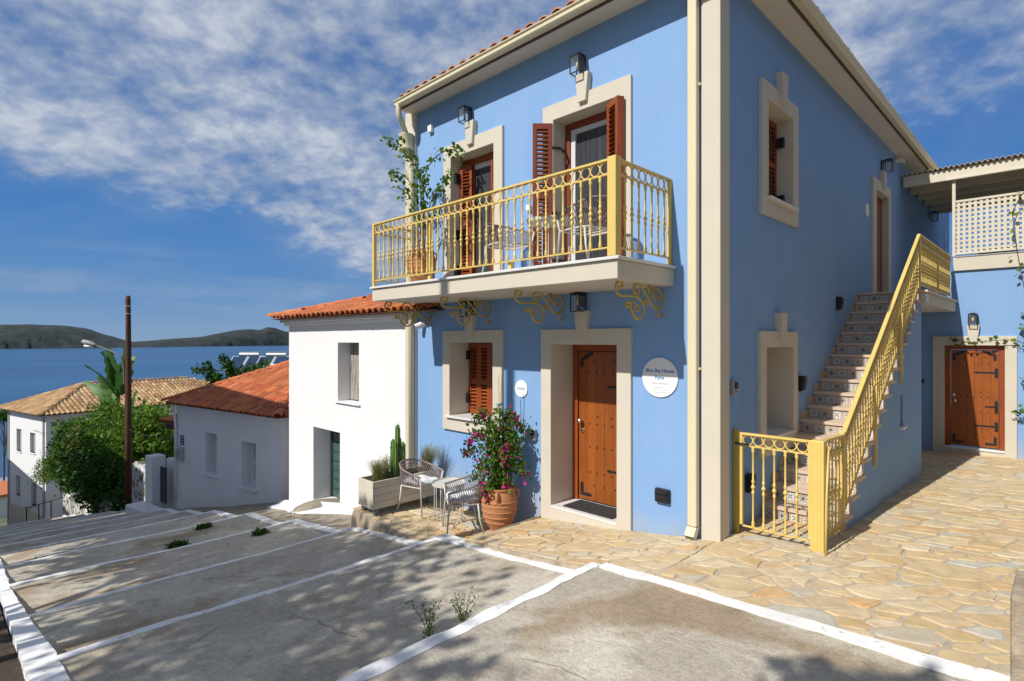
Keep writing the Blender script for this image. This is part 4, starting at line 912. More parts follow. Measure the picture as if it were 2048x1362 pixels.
# ------------------------------------------------------------------ white two-storey house next door
def wallbox(parent, L_, dep, z0, z1, fh, rh, m, plane_name='wall'):
    """box house in local coords: front y=0 (x 0..L), right side x=L, left x=0, back; openings on front and right"""
    wall_holes(0, L_, z0, z1, fh, .3, 'y', 0, 1).build('front_wall', m, parent)
    wall_holes(0, dep, z0, z1, rh, .3, 'x', L_, -1).build('side_wall', m, parent)
    g = G(); g.add([(0, dep, z0), (L_, dep, z0), (L_, dep, z1), (0, dep, z1)], [(0, 1, 2, 3)]); g.add([(0, 0, z0), (0, dep, z0), (0, dep, z1), (0, 0, z1)], [(0, 1, 2, 3)]); g.build('rear_wall', m, parent)
def hip_roof(parent, L_, dep, z, ov, pitch, tm_, pan, tw, tl, faces='fr', ridge=True, limit=300, seed=3):
    t = math.tan(R(pitch)); c_, s_ = math.cos(R(pitch)), math.sin(R(pitch)); a, b, d0, d1 = -ov, L_ + ov, -ov, dep + ov
    w = min(b - a, d1 - d0) / 2; zr = z + w * t
    if b - a >= d1 - d0: r0, r1 = (a + w, d0 + w, zr), (b - w, d0 + w, zr)
    else: r0, r1 = (a + w, d0 + w, zr), (a + w, d1 - w, zr)
    A, B, Cc, D = (a, d0, z), (b, d0, z), (b, d1, z), (a, d1, z)
    g = G()
    if b - a >= d1 - d0: g.add([A, B, Cc, D, r0, r1], [(0, 1, 5, 4), (1, 2, 5), (2, 3, 4, 5), (3, 0, 4), (0, 3, 2, 1)])
    else: g.add([A, B, Cc, D, r0, r1], [(0, 1, 4), (1, 2, 5, 4), (2, 3, 5), (3, 0, 4, 5), (0, 3, 2, 1)])
    rf = g.build('roof', pan, parent)
    n = 0; sl_ = w / c_
    if 'f' in faces: n += tile_field(rf, (a, d0, z + .005), (1, 0, 0), (0, c_, s_), b - a, sl_, tw, tl, lambda s, q: q * c_ < s and q * c_ < (b - a) - s and q < sl_, tm_, limit=limit, seed=seed)
    if 'r' in faces: n += tile_field(rf, (b, d0, z + .005), (0, 1, 0), (-c_, 0, s_), d1 - d0, sl_, tw, tl, lambda s, q: q * c_ < s and q * c_ < (d1 - d0) - s and q < sl_, tm_, limit=limit, seed=seed + 1)
    if 'l' in faces: n += tile_field(rf, (a, d1, z + .005), (0, -1, 0), (c_, 0, s_), d1 - d0, sl_, tw, tl, lambda s, q: q * c_ < s and q * c_ < (d1 - d0) - s and q < sl_, tm_, limit=limit, seed=seed + 2)
    if ridge:
        for p, q in ((A, r0), (B, r0 if b - a < d1 - d0 else r1), (r0, r1)):
            if (Vector(q) - Vector(p)).length > .2: ridge_tiles(rf, (p[0], p[1], p[2] + .03), (q[0], q[1], q[2] + .03), tw * .55, tl * 1.15, tm_)
    return rf, n
WH = thing('white_house', 'tall white rendered house with red tile roof right beside the blue house', 'house', (-10.22, .03, 0))
L_ = 4.81; wwin = (2.31, 3.14, .78, 1.96); wdoor = (1.23, 2.40, -1.42, .155)
wallbox(WH, L_, 6.0, -3.2, 2.42, [wwin, wdoor], [], 'white')
reveal(wwin, .42, 'y', 0, 1).build('reveal', 'white', WH); reveal(wdoor, .5, 'y', 0, 1).build('reveal', 'white', WH)
for k in range(4): slab('shutter_plank', 2.32 + k * .205, 2.52 + k * .205, .27, .295, .80, 1.955, 'oldplank', WH, .003)
slab('shutter_rail', 2.33, 3.13, .30, .32, 1.1, 1.2, 'oldplank', WH)
slab('window_sill', 2.24, 3.20, -.05, .26, .755, .785, 'white', WH, .01)
g = G(); g.box(1.232, 1.30, .39, .44, -1.42, .155); g.box(1.86, 1.90, .38, .44, -1.42, .15); g.box(2.33, 2.398, .39, .44, -1.42, .155); g.box(1.30, 2.33, .385, .44, .09, .154)
for k in range(1, 8): g.box(1.30, 2.33, .40, .43, -1.42 + k * .2, -1.40 + k * .2)
g.build('door_frame', 'darksteel', WH)
for k in range(8):
    for a, b in ((1.30, 1.86), (1.90, 2.33)): slab('door_pane', a, b, .412, .418, -1.40 + k * .2, -1.225 + k * .2 if k < 7 else .09, 'glassgreen', WH, 0)
g = G(); g.lathe([(.62, -.3), (.60, .0), (.5, .05), (.3, .075), (.001, .08)], 28, 1.75, -.02, -1.47, cap=False); g.build('door_step', 'concrete_side', WH, smooth=True)
g = G(); g.prism([(-.06, 2.36), (-.02, 2.36), (-.0, 2.30), (-.13, 2.44), (-.20, 2.44), (-.22, 2.40)], 'x', -.2, L_)
slab('cornice', -.15, L_ - .0, -.16, .0, 2.40, 2.47, 'white', WH, .012); slab('cornice', -.09, L_ - .0, -.085, .0, 2.335, 2.40, 'whitedirty', WH, .01)
hip_roof(WH, L_ + .7, 7.6, 2.475, .30, 15, 'redtile', 'tilepan', .195, .34, faces='fl', seed=11)
# whitewashed skirt at the foot of the wall
g = G(); hrr = np.random.default_rng(17); xs_ = np.linspace(-10.6, -4.95, 60)
for x in xs_:
    w = .27 + .05 * math.sin(x * 2.1) + hrr.normal() * .006 + .26 * math.exp(-((x + 8.6) / 1.1) ** 2); zz_ = prof(x) - .10
    g.v += [(x, .03, zz_ + .10), (x, -.10, zz_ + .035), (x, -w, zz_ + .014), (x, -w - .01, zz_ - .05)]
g.f = [(4 * i + k, 4 * i + 4 + k, 4 * i + 5 + k, 4 * i + 1 + k) for i in range(59) for k in (0, 1, 2)]
g.build('whitewashed_skirt', 'paint', None, smooth=True); o = bpy.data.objects['whitewashed_skirt']; struct(o)

# ------------------------------------------------------------------ low white cottage with red roof
CT = thing('white_cottage', 'low shaded white cottage with orange-red tile roof and two deep windows', 'house', (-16.4, -.7, 0), math.atan2(.95, 5.2))
cw1, cw2 = (1.65, 2.27, -1.73, -.60), (3.51, 4.19, -1.83, -.65)
wallbox(CT, 5.29, 6.2, -4.2, .12, [cw1, cw2], [], 'whitedirty')
for h_ in (cw1, cw2):
    reveal(h_, .33, 'y', 0, 1).build('reveal', 'whitedirty', CT)
    slab('window_sill', h_[0] - .07, h_[1] + .06, -.07, .3, h_[2] - .06, h_[2] + .01, 'white', CT, .012); shutter(CT, (h_[1] - h_[0]), h_[3] - h_[2] - .01, (h_[0], .29, h_[2] + .01), 0, ms='whiteplastic', msl='whiteplastic', mid=.5)
slab('eave_course', -.12, 5.42, -.13, .0, .055, .12, 'white', CT, .01)
hip_roof(CT, 5.29, 6.2, .13, .26, 24, 'redtile', 'tilepan', .20, .34, faces='fr', seed=21)
g = G(); g.tube(sm([(-.10, -.08, .1), (-.05, -.06, -.25), (.02, -.06, -.5), (.02, -.06, -.9)], 1) + [Vector((.02, -.06, -2.75))], .035, 8); g.build('downpipe', 'whiteplastic', CT, smooth=True)
AP = thing('street_name_plate', 'small blue enamel street plate on the shaded cottage wall', 'sign', (-16.4 + .31 * .984, -.7 + .31 * .18 - .02, -.95), math.atan2(.95, 5.2))
slab('plate', -.10, .10, -.008, .004, -.14, .14, 'plateblue', AP, .004)
for k in range(3): slab('lettering', -.075, .075, -.0095, -.0082, .075 - k * .085, .095 - k * .085, 'whiteplastic', AP, 0)
MB_ = thing('electricity_meter', 'grey electricity meter box on the left end of the cottage wall', 'meter', (-16.4 + .30 * .984, -.7 + .30 * .18 - .01, -1.35), math.atan2(.95, 5.2))
slab('case', -.12, .12, -.13, .01, -.20, .20, 'galv', MB_, .02); slab('cover', -.09, .09, -.15, -.131, -.10, .14, 'greyplastic', MB_, .01)
# porch canopy and garden gateway left of the cottage
PC = thing('porch_canopy', 'small red tiled porch canopy on dark beams at the cottage corner', 'canopy', (-17.5, -.2, -.55), math.atan2(.95, 5.2))
g = G(); g.add([(-.55, -.55, 0), (1.0, -.55, 0), (1.0, .9, .28), (-.55, .9, .28), (-.55, -.55, -.05), (1.0, -.55, -.05), (1.0, .9, .23), (-.55, .9, .23)], [(0, 1, 2, 3), (4, 7, 6, 5), (0, 4, 5, 1), (1, 5, 6, 2), (2, 6, 7, 3), (3, 7, 4, 0)]); pr_ = g.build('roof', 'tilepan', PC)
tile_field(pr_, (-.55, -.56, .0), (1, 0, 0), (0, .982, .19), 1.55, 1.4, .19, .33, lambda s, t: t < 1.3, 'redtile')
for y in (-.4, .3): slab('beam', -.45, 1.0, y, y + .12, -.25, -.055, 'treebeam', PC)
GW = thing('garden_gateway', 'low white masonry gateway with a narrow dark gate beside the cottage', 'gateway', (-17.6, -1.0, -2.95), math.atan2(.95, 5.2))
slab('wall', -.45, .0, -.12, .3, -.6, 1.35, 'whitedirty', GW, .03); slab('wall', .0, .75, .3, .5, -.6, 1.25, 'whitedirty', GW, .03); slab('gate', .18, .55, .05, .09, -.05, 1.05, 'darksteel', GW); slab('step', -.5, .95, -.65, -.13, -.7, -.08, 'whitedirty', GW, .03)
OW = thing('garden_wall', 'old flaking whitewashed retaining wall below the dark bush', 'wall', (-18.0, -.95, 0))
for k, (x0, x1, zt_, y0) in enumerate(((-3.0, -.02, -2.35, 0.), (-22, -5.2, -4.3, .1))):
    g = G(); n = 28
    for i in range(n + 1):
        x = x0 + (x1 - x0) * i / n; zt2 = (zt_ if k == 0 else zt_ + (x - x1) * .17) + .06 * math.sin(i * 1.3) + rnd.uniform(-.03, .03); yy = y0 + rnd.uniform(-.03, .03)
        g.v += [(x, yy - .05, -9.5), (x, yy, zt2 - .08), (x, yy + .08, zt2), (x, yy + .4, zt2 - .02)]
    g.f = [(4 * i + q, 4 * i + 4 + q, 4 * i + 5 + q, 4 * i + 1 + q) for i in range(n) for q in (0, 1, 2)] + [(0, 1, 2, 3), (4 * n, 4 * n + 3, 4 * n + 2, 4 * n + 1)]
    g.build('wall_section', 'oldwall', OW, recalc=False)

# ------------------------------------------------------------------ beige-roofed house further down
d4 = Vector((.97, .22, 0)).normalized()
h4o = Vector((-41.5, -1.5, 0)) - d4 * 6.35
BH = thing('beige_roofed_house', 'white two-storey house with wide weathered beige tile roof down the street', 'house', h4o, math.atan2(d4.y, d4.x))
hs4 = [(6.35 - 4.82, 6.35 - 3.96, -5.2, -3.75), (6.35 - 2.53, 6.35 - 1.64, -5.05, -3.80), (6.35 - 4.95, 6.35 - 4.2, -8.1, -6.8), (6.35 - 2.36, 6.35 - 1.48, -8.35, -6.9)]
wallbox(BH, 6.35, 13.5, -12, -2.55, hs4, [], 'white')
for h_ in hs4:
    reveal(h_, .2, 'y', 0, 1).build('reveal', 'white', BH); slab('window_shutter', h_[0], h_[1], .16, .19, h_[2], h_[3], 'greyplastic', BH); slab('window_sill', h_[0] - .06, h_[1] + .06, -.06, .15, h_[2] - .06, h_[2], 'white', BH, 0)
slab('plinth', -.02, 6.37, -.04, .0, -12, -8.75, 'cream', BH, 0)
hip_roof(BH, 6.35, 13.5, -2.54, .45, 23, 'tantile', 'tanpan', .27, .42, faces='fr', seed=31)
for x in (.25, 6.1): 
    g = G(); g.tube([(x, -.05, -2.7), (x, -.05, -10)], .05, 6); g.build('downpipe', 'galv', BH)
HR = thing('street_handrail', 'thin dark metal handrail beside the far steps', 'handrail', (-39.5, -1.45, 0))
for x, y in ((0, 0), (-2.4, -.35), (-4.8, -.75)):
    g = G(); g.tube([(x, y, prof(x - 39.5) - .3), (x, y, prof(x - 39.5) + 1.0)], .03, 6); g.build('post', 'darksteel', HR)
g = G(); g.tube([(1.6, .3, prof(-38) + 1.05), (0, 0, prof(-39.5) + 1.0), (-2.4, -.35, prof(-41.9) + 1.0), (-4.8, -.75, prof(-44.3) + 1.0), (-9, -1.3, prof(-48) + 1)], .028, 6); g.build('rail', 'darksteel', HR)

# flat-roofed house with solar water heaters, seen over the cottage roof
SH = thing('flat_roofed_house', 'white flat roof corner showing above the cottage ridge', 'house', at(530, 34, 0) + Vector((0, 0, 0)), R(20))
slab('body', -1.5, 6, -1, 7, -10, .15, 'white', SH, 0); slab('parapet', .9, 6, -1.02, 1.2, .151, .62, 'white', SH, 0)
for k, (dx, lb) in enumerate(((-.9, 'left-hand solar water heater with chrome tank on the flat roof'), (1.0, 'right-hand solar water heater with chrome tank on the flat roof'))):
    p = at(530, 34) + Vector((dx * .9 + .2, dx * .5 - .3, .15))
    sh = thing('solar_water_heater', lb, 'water heater', p, R(45), 'solar water heaters on the flat roof')
    g = G(); g.tube([(-.62, .25, .95), (-.58, .25, .95), (.58, .25, .95), (.62, .25, .95)], [.05, .23, .23, .05], 14); g.build('tank', 'chrome', sh, smooth='auto')
    for q in range(2):
        x0 = -.95 + q * .96
        g = G(); g.hexa([(x0, -1.0, .02), (x0 + .9, -1.0, .02), (x0 + .9, .1, .85), (x0, .1, .85), (x0, -1.03, .08), (x0 + .9, -1.03, .08), (x0 + .9, .06, .90), (x0, .06, .90)]); g.build('panel_frame', 'alu', sh)
        g = G(); g.hexa([(x0 + .05, -.995, .10), (x0 + .85, -.995, .10), (x0 + .85, .02, .865), (x0 + .05, .02, .865), (x0 + .05, -1.01, .12), (x0 + .85, -1.01, .12), (x0 + .85, .005, .885), (x0 + .05, .005, .885)]); g.build('panel_glass', 'solar', sh)
    g = G()
    for x in (-.5, .5): g.tube([(x, .2, 0), (x, .2, .6)], .025, 5); g.tube([(x, .1, .5), (x, .6, 0)], .02, 5)
    g.tube([(-.7, .35, 1.05), (.7, .35, 1.05)], .015, 5); g.build('stand', 'galv', sh)
# far scraps of the town by the shore
for k, (u, d, w, h, lb) in enumerate(((-30, 75, 9, 4.5, 'pale flat building far down the slope at the left edge'), (8, 118, 8, 4.0, 'small white building near the shore at the left edge'))):
    p = at(u, d); q = thing('shore_building', lb, 'building', (p.x, p.y, prof(p.x) - 1), R(10)); slab('body', -w / 2, w / 2, 0, 6, -2, h, 'shellwhite', q, 0); slab('roof', -w / 2 - .3, w / 2 + .3, -.3, 6.3, h, h + .3, 'redtile' if k == 0 else 'greyplastic', q, 0)
    for j in range(3): slab('window', -w / 2 + 1 + j * 2.6, -w / 2 + 2 + j * 2.6, -.05, 0, h * .45, h * .8, 'solar', q, 0)

# ------------------------------------------------------------------ plants helpers
def branchy(parent, name, segs, m, n=5):
    g = G()
    for pts_, r0, r1 in segs:
        k = len(pts_); g.tube(pts_, [r0 + (r1 - r0) * i / (k - 1) for i in range(k)], n)
    return g.build(name, m, parent, smooth=True)
def tree(name, label, base, crown, rad, n, clumps, leafm, size, trunk_r=.2, group=None, seed=1):
    rg = np.random.default_rng(seed); t = thing(name, label, 'tree', base, 0, group); b = Vector(base); c = Vector(crown) - b; segs = []
    segs.append((sm([(0, 0, -.3), (c.x * .1 + .1, c.y * .1, c.z * .35), (c.x * .6, c.y * .6, c.z * .8), tuple(c)], 2), trunk_r, trunk_r * .4))
    for k in range(9):
        a = k * 2.4; e_ = Vector((math.cos(a) * rad[0] * .8, math.sin(a) * rad[1] * .8, rg.uniform(-.4, .7) * rad[2])); s_ = c * rg.uniform(.55, .9)
        segs.append((sm([s_, (s_ + c + e_) / 2 + Vector((0, 0, .3)), c + e_], 2), trunk_r * .35, .02))
    branchy(t, 'trunk', segs, 'bark', 7)
    P = cloud_points(c, rad, n, clumps, rg, .35, .24); leaves('crown', P, size, leafm, t, rng=rg); return t

# ------------------------------------------------------------------ big bush, banana plant, vines, pole
BS = thing('overgrown_bush', 'large overgrown green bush spilling over the old garden wall', 'bush', (-30.4, -.1, -5.85))
rg = np.random.default_rng(41); P1 = []
for c_, r_, n_, k_ in (((-.3, .7, 2.6), (4.6, 1.9, 2.0), 9000, 140), ((4.6, .8, 3.2), (2.6, 1.6, 1.7), 5000, 80), ((-3.6, -.2, 1.8), (2.6, 1.4, 1.6), 5000, 70), ((1.2, -.3, 1.4), (3.6, 1.2, 1.6), 6500, 80), ((-4.2, -.8, 1.2), (2.2, .9, 1.3), 3500, 50), ((-3.0, .5, 3.2), (3.0, 1.2, 1.3), 4500, 60), ((7.9, -.75, 1.6), (1.2, .35, 1.1), 1600, 26), ((-6.0, -.8, 2.3), (1.8, .8, 1.4), 3200, 45), ((6.6, .2, 3.6), (1.6, 1.0, 1.3), 2600, 40)):
    P1.append(cloud_points(c_, r_, n_, k_, rg, .5, .26))
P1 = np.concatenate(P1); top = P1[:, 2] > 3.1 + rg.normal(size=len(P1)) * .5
leaves('foliage', P1[~top], .20, 'leafdark', BS, rng=rg); leaves('sun_tone_foliage', P1[top], .19, 'leafyellow', BS, rng=rg)  # lighter top and darker lower leaves: sun and shade put into leaf colour
leaves('dry_foliage', cloud_points((-1.2, -1.3, 2.2), (2.4, .7, 1.2), 90, 20, rg), .16, 'rust_leaf', BS, rng=rg)
branchy(BS, 'stem', [(sm([(x, .8, -.8), (x * .9, .6, .6), (x * 1.2, .4, 2.0)], 1), .09, .03) for x in (-3, -1.6, 0, 1.2, 2.6)], 'bark')
AR = thing('arching_shrub', 'pale green feathery shrub arching out left of the dark bush', 'shrub', (-34.6, -1.5, -6.2))
segs = []; pts_ = []
for k in range(26):
    a = R(150 + rg.uniform(-60, 70)); l = rg.uniform(1.2, 3.8); p = [(0, 0, 0), (math.cos(a) * l * .35, -.1, 1.4 + rg.uniform(0, .9)), (math.cos(a) * l * .8, -.2 + rg.uniform(-.5, .5), 1.5 + rg.uniform(-.1, .9)), (math.cos(a) * l, -.3 + rg.uniform(-.6, .6), .8 + rg.uniform(-.3, .7))]
    q = sm(p, 2); segs.append((q, .02, .006))
    for i in range(len(q) // 3, len(q)):
        for _ in range(13): pts_.append(np.array(q[i]) + rg.normal(size=3) * .14)
branchy(AR, 'stem', segs, 'stem', 4); leaves('foliage', np.array(pts_), .10, 'leafyellow', AR, rng=rg)
BN = thing('banana_plant', 'banana plant with big split leaves rising behind the wooden pole', 'banana plant', (-33.6, .7, -4.7))
def paddle(l, w, droop, seed):
    h = random.Random(seed); g = G(); n = 14
    for i in range(n + 1):
        t = i / n; ww = w * math.sin(min(1, t * 1.25 + .08) * math.pi * .93) ** .6 * (1 if i % 3 else h.uniform(.55, .9)); x = l * t; z = l * (.25 * t - droop * t * t)
        g.v += [(x, -ww, z - ww * .25), (x, 0, z), (x, ww, z - ww * .25)]
    g.f = [(3 * i + k, 3 * i + 3 + k, 3 * i + 4 + k, 3 * i + 1 + k) for i in range(n) for k in (0, 1)]; return g
branchy(BN, 'stem', [(sm([(0, 0, -.5), (.1, 0, 1.2), (.05, 0, 3.0), (.2, .1, 4.2)], 1), .14, .08), (sm([(.5, .2, -.5), (.6, .1, 1.0), (.9, .2, 2.6)], 1), .10, .06), (sm([(-.5, -.2, -.5), (-.5, -.1, .8), (-.9, -.2, 1.6)], 1), .09, .05)], 'leafyellow', 8)
for k, (x, y, z, az, el, l, w, dr) in enumerate(((.2, .1, 4.0, 200, 78, 2.3, .42, .02), (.2, .1, 4.1, 40, 72, 2.2, .40, .05), (.1, 0, 3.9, 220, 45, 2.2, .38, .35), (.2, 0, 3.6, 190, 20, 2.5, .36, .45), (.2, .1, 3.8, 10, 40, 2.0, .38, .2), (.9, .2, 2.5, 60, 62, 1.7, .36, .1),
                                              (.9, .2, 2.4, 330, 40, 1.8, .36, .3), (-.9, -.2, 1.6, 205, 65, 2.1, .38, .1), (-.9, -.2, 1.5, 230, 25, 2.2, .36, .4), (-.9, -.2, 1.6, 170, 70, 1.9, .34, .05), (.2, .1, 4.0, 120, 60, 2.0, .38, .15), (-.9, -.2, 1.4, 190, 5, 2.0, .33, .4), (.1, .0, 4.1, 250, 66, 2.1, .40, .1), (.1, .0, 3.7, 235, 52, 2.3, .38, .3), (.0, .0, 3.4, 225, 34, 2.2, .36, .4), (.2, .0, 3.9, 30, 58, 2.0, .36, .2), (.1, .0, 4.2, 350, 80, 1.9, .38, .0), (-.2, 0, 3.0, 215, 60, 2.0, .36, .15))):
    paddle(l, w, dr, k).build('leaf', 'bananaleaf', BN, smooth=True, loc=(x, y, z), rot=(R((k * 47) % 130 - 65), -R(el), R(az)))
UP = thing('utility_pole', 'weathered brown wooden utility pole rising from the bush', 'pole', (-21.6, -.98, -4.2))
g = G(); g.tube([(0, 0, -.3), (.02, 0, 3), (.0, .01, 6), (.0, 0, 7.7), (.0, 0, 7.82)], [.12, .105, .09, .08, .07], 12); g.build('post', 'polewood', UP, smooth=True)
g = G(); g.lathe([(.089, 0), (.089, .05)], 12, 0, 0, 7.42); g.lathe([(.09, 0), (.09, .04)], 12, 0, 0, 7.15); g.tube([(.05, -.12, 7.5), (.16, -.12, 7.5), (.16, -.12, 7.62)], .02, 5); g.build('band', 'galv', UP)
LA = thing('street_lamp', 'grey street lamp head on a curved arm fixed to the wooden pole', 'street lamp', (-21.6, -.98, 1.2))
ax_ = (-rt).normalized()
q = sm([Vector((0, 0, -.8)) + ax_ * .14, Vector((0, 0, .0)) + ax_ * .16, Vector((0, 0, .34)) + ax_ * .4, Vector((0, 0, .62)) + ax_ * 1.15], 2)
g = G(); g.tube(q, .028, 8); g.build('arm', 'planterleg', LA, smooth=True)
g = G(); e_ = q[-1]; g.tube([e_ - ax_ * .02 - Vector((0, 0, .01)), e_ + ax_ * .08 + Vector((0, 0, .03)), e_ + ax_ * .3 + Vector((0, 0, .10)), e_ + ax_ * .48 + Vector((0, 0, .14)), e_ + ax_ * .54 + Vector((0, 0, .15))], [.03, .065, .09, .08, .02], 10); g.build('lamp_head', 'greyplastic', LA, smooth=True)
g = G(); g.tube([e_ + ax_ * .14 - Vector((0, 0, .05)), e_ + ax_ * .3 - Vector((0, 0, .03)), e_ + ax_ * .44 - Vector((0, 0, .0))], [.035, .062, .035], 10); g.build('lens', 'whiteplastic', LA, smooth=True)
def cable(a, b, sag, r, label):
    a, b = Vector(a), Vector(b); g = G(); g.tube([a.lerp(b, t / 16) - Vector((0, 0, sag * 4 * (t / 16) * (1 - t / 16))) for t in range(17)], r, 4); return tag(g.build('overhead_cable', 'blackplastic', None), label, 'cable')
cable((-21.6, -1.0, -.6), (-43.5, -1.95, -3.6), .5, .012, 'thin black cable from the wooden pole to the beige-roofed house')
cable((-21.6, -1.0, -1.2), (-16.5, -.72, -.9), .12, .012, 'short black cable from the wooden pole to the cottage corner')
VN = thing('pergola_vine', 'leafy vine shoots above a dark frame behind the cottage roof', 'vine', at(440, 26, -2.2))
segs = []; pts_ = []
for k, (u0, v0, u1, v1, u2, v2) in enumerate(((425, 775, 420, 748, 392, 738), (430, 770, 424, 745, 414, 730), (440, 770, 432, 748, 436, 755), (462, 755, 458, 735, 446, 716), (470, 750, 464, 738, 456, 728))):
    o_ = at(440, 26, -2.2); q = [Vector((*at(u, 26)[:2], 2 - (v - 680) / 1114 * 26)) - o_ for u, v in ((u0, v0 + 25), (u0, v0), (u1, v1), (u2, v2))]; q = sm(q, 2); segs.append((q, .02, .008))
    for i in range(3, len(q)):
        for _ in range(16): pts_.append(np.array(q[i]) + rg.normal(size=3) * .10)
for k in range(900):
    u = rg.uniform(455, 540); pts_.append(np.array(Vector((*at(u, 27 + rg.uniform(-.6, .6))[:2], 2 - (rg.uniform(742, 775) - (u - 455) * .28 - 680) / 1114 * 27)) - at(440, 26, -2.2)))
branchy(VN, 'stem', segs, 'stem', 4); leaves('foliage', np.array(pts_), .17, 'leafdark', VN, rng=rg)
g = G(); o_ = at(440, 26, -2.2)
for (u, v0, v1) in ((421, 732, 800), (453, 735, 800)): g.tube([Vector((*at(u, 26.5)[:2], 2 - (v0 - 680) / 1114 * 26.5)) - o_, Vector((*at(u, 26.5)[:2], -6)) - o_], .04, 5)
g.tube([Vector((*at(425, 26.5)[:2], 2 - (738 - 680) / 1114 * 26.5)) - o_, Vector((*at(470, 26.5)[:2], 2 - (741 - 680) / 1114 * 26.5)) - o_], .035, 5); g.build('frame', 'darksteel', VN)
PN = tree('pine_tree', 'small round-topped pine down by the shore at the far left', at(8, 95, prof(at(8, 95).x) - 1), at(8, 95, -10.8), (1.7, 1.7, .9), 1800, 40, 'leafdark', .35, .2, seed=77)

# ------------------------------------------------------------------ neighbours across the street (out of frame, they shade the lower steps)
for k, (x0, x1, y0, y1, h, lb) in enumerate(((-19.5, -11.7, -12, -6.6, 7.3, 'nearest white house across the stepped street'), (-31, -20.2, -13, -6.8, 3.4, 'middle white house across the stepped street'), (-50, -32, -13, -7.0, -1.7, 'lowest white house across the stepped street'))):
    q = thing('opposite_house', lb, 'house', (x0, y0, 0)); slab('body', 0, x1 - x0, 0, y1 - y0, prof(x0) - 2, h - .6, 'white', q, 0)
    hip_roof(q, x1 - x0, y1 - y0, h - .59, .3, 14, 'redtile', 'tilepan', .3, .45, faces='', ridge=False)
tree('shade_tree', 'tall leafy tree across the street dappling the upper steps', (-5.6, -11.5, -1.2), (-5.4, -10.25, 6.3), (4.3, 1.5, 1.1), 10500, 80, 'leaf', .17, .2, seed=51)
tree('shade_tree', 'leafy tree beside the nearest opposite house', (-9.8, -11.0, -1.8), (-9.8, -10.0, 5.3), (3.2, 1.7, 1.3), 8000, 55, 'leaf', .17, .18, seed=52)
tree('shade_tree', 'leafy tree behind the upper landing', (-1.8, -12.6, -.2), (-2.2, -12.2, 7.2), (1.8, 1.2, 1.0), 1200, 30, 'leaf', .17, .15, seed=53)
tree('shade_tree', 'small tree near the camera shading the landing corner', (1.6, -9.2, .0), (1.3, -8.15, 5.6), (.8, .4, .4), 260, 12, 'leaf', .22, .12, seed=54)
SP = thing('shade_pole', 'wooden utility pole across the street casting a band of shade', 'pole', (-3.72, -7.2, -.9)); g = G(); g.tube([(0, 0, 0), (0, 0, 5), (0, 0, 9.9)], [.11, .10, .085], 12); g.build('post', 'polewood', SP, smooth=True)

# ------------------------------------------------------------------ wall lanterns
def lantern(label, loc, rz):
    """wall at local y=0, lantern projects to -Y"""
    t = thing('wall_lantern', label, 'lantern', loc, rz, 'black box wall lanterns')
    if 'm' not in LAN:
        w, h, y0 = .085, .27, -.235
        q = {}
        g = G(); g.box(-.055, .055, -.022, -.001, .0, .22); q['back_plate'] = (g.mesh('back_plate', 'black'), None)
        g = G(); g.box(-.018, .018, y0 + .16, -.022, .17, .20); q['arm'] = (g.mesh('arm', 'black'), None)
        g = G(); cy = y0 + .085
        for sx in (-1, 1):
            for sy in (-1, 1): g.box(sx * w - .008, sx * w + .008, cy + sy * w - .008, cy + sy * w + .008, -.08, .19)
        for z in (-.088, .182):
            g.box(-w - .008, w + .008, cy - w - .0085, cy - w + .0075, z, z + .014); g.box(-w - .008, w + .008, cy + w - .0075, cy + w + .0085, z, z + .014)
            g.box(-w - .0085, -w + .0075, cy - w + .008, cy + w - .008, z + .001, z + .013); g.box(w - .0075, w + .0085, cy - w + .008, cy + w - .008, z + .001, z + .013)
        q['cage'] = (g.mesh('cage', 'black'), None)
        g = G(); g.box(-w - .014, w + .014, cy - w - .014, cy + w + .014, .1965, .212); g.box(-.055, .055, cy - .055, cy + .055, .2125, .235); q['cap'] = (g.mesh('cap', 'black'), None)
        g = G(); g.box(-w + .002, w - .002, cy - w - .002, cy - w + .002, -.073, .181); q['pane1'] = (g.mesh('pane', 'glass'), None)
        g = G(); g.box(-w - .002, -w + .002, cy - w + .004, cy + w - .004, -.073, .181); q['pane2'] = (g.mesh('pane', 'glass'), None)
        g = G(); g.box(w - .002, w + .002, cy - w + .004, cy + w - .004, -.073, .181); q['pane3'] = (g.mesh('pane', 'glass'), None)
        g = G(); g.lathe([(.014, .19), (.014, .12), (.022, .10), (.028, .06), (.02, .025), (.002, .015)], 10, 0, cy, 0); q['bulb'] = (g.mesh('bulb', 'bulb'), None)
        LAN['m'] = q
    t.scale = (.74, .74, .74)
    for n, (me, _) in LAN['m'].items(): put('pane' if n.startswith('pane') else n, me, t)
    return t
LAN = {}
lantern('black lantern above the left balcony door', (-3.80, 0, 5.27), 0); lantern('black lantern above the right balcony door', (-1.70, 0, 5.27), 0)
lantern('black lantern under the balcony above the front door', (-1.69, 0, 2.41), 0); lantern('black lantern under the balcony above the shuttered ground floor window', (-3.76, 0, 2.41), 0)
lantern('black lantern above the upper side door at the stair landing', (0, 6.85, 5.2), R(90)); lantern('black lantern on the shaded wall under the pergola', (0, 11.9, 5.05), R(90))
lantern('black lantern above the sunlit rear yard door', (1.17, YB, 2.36), 0)

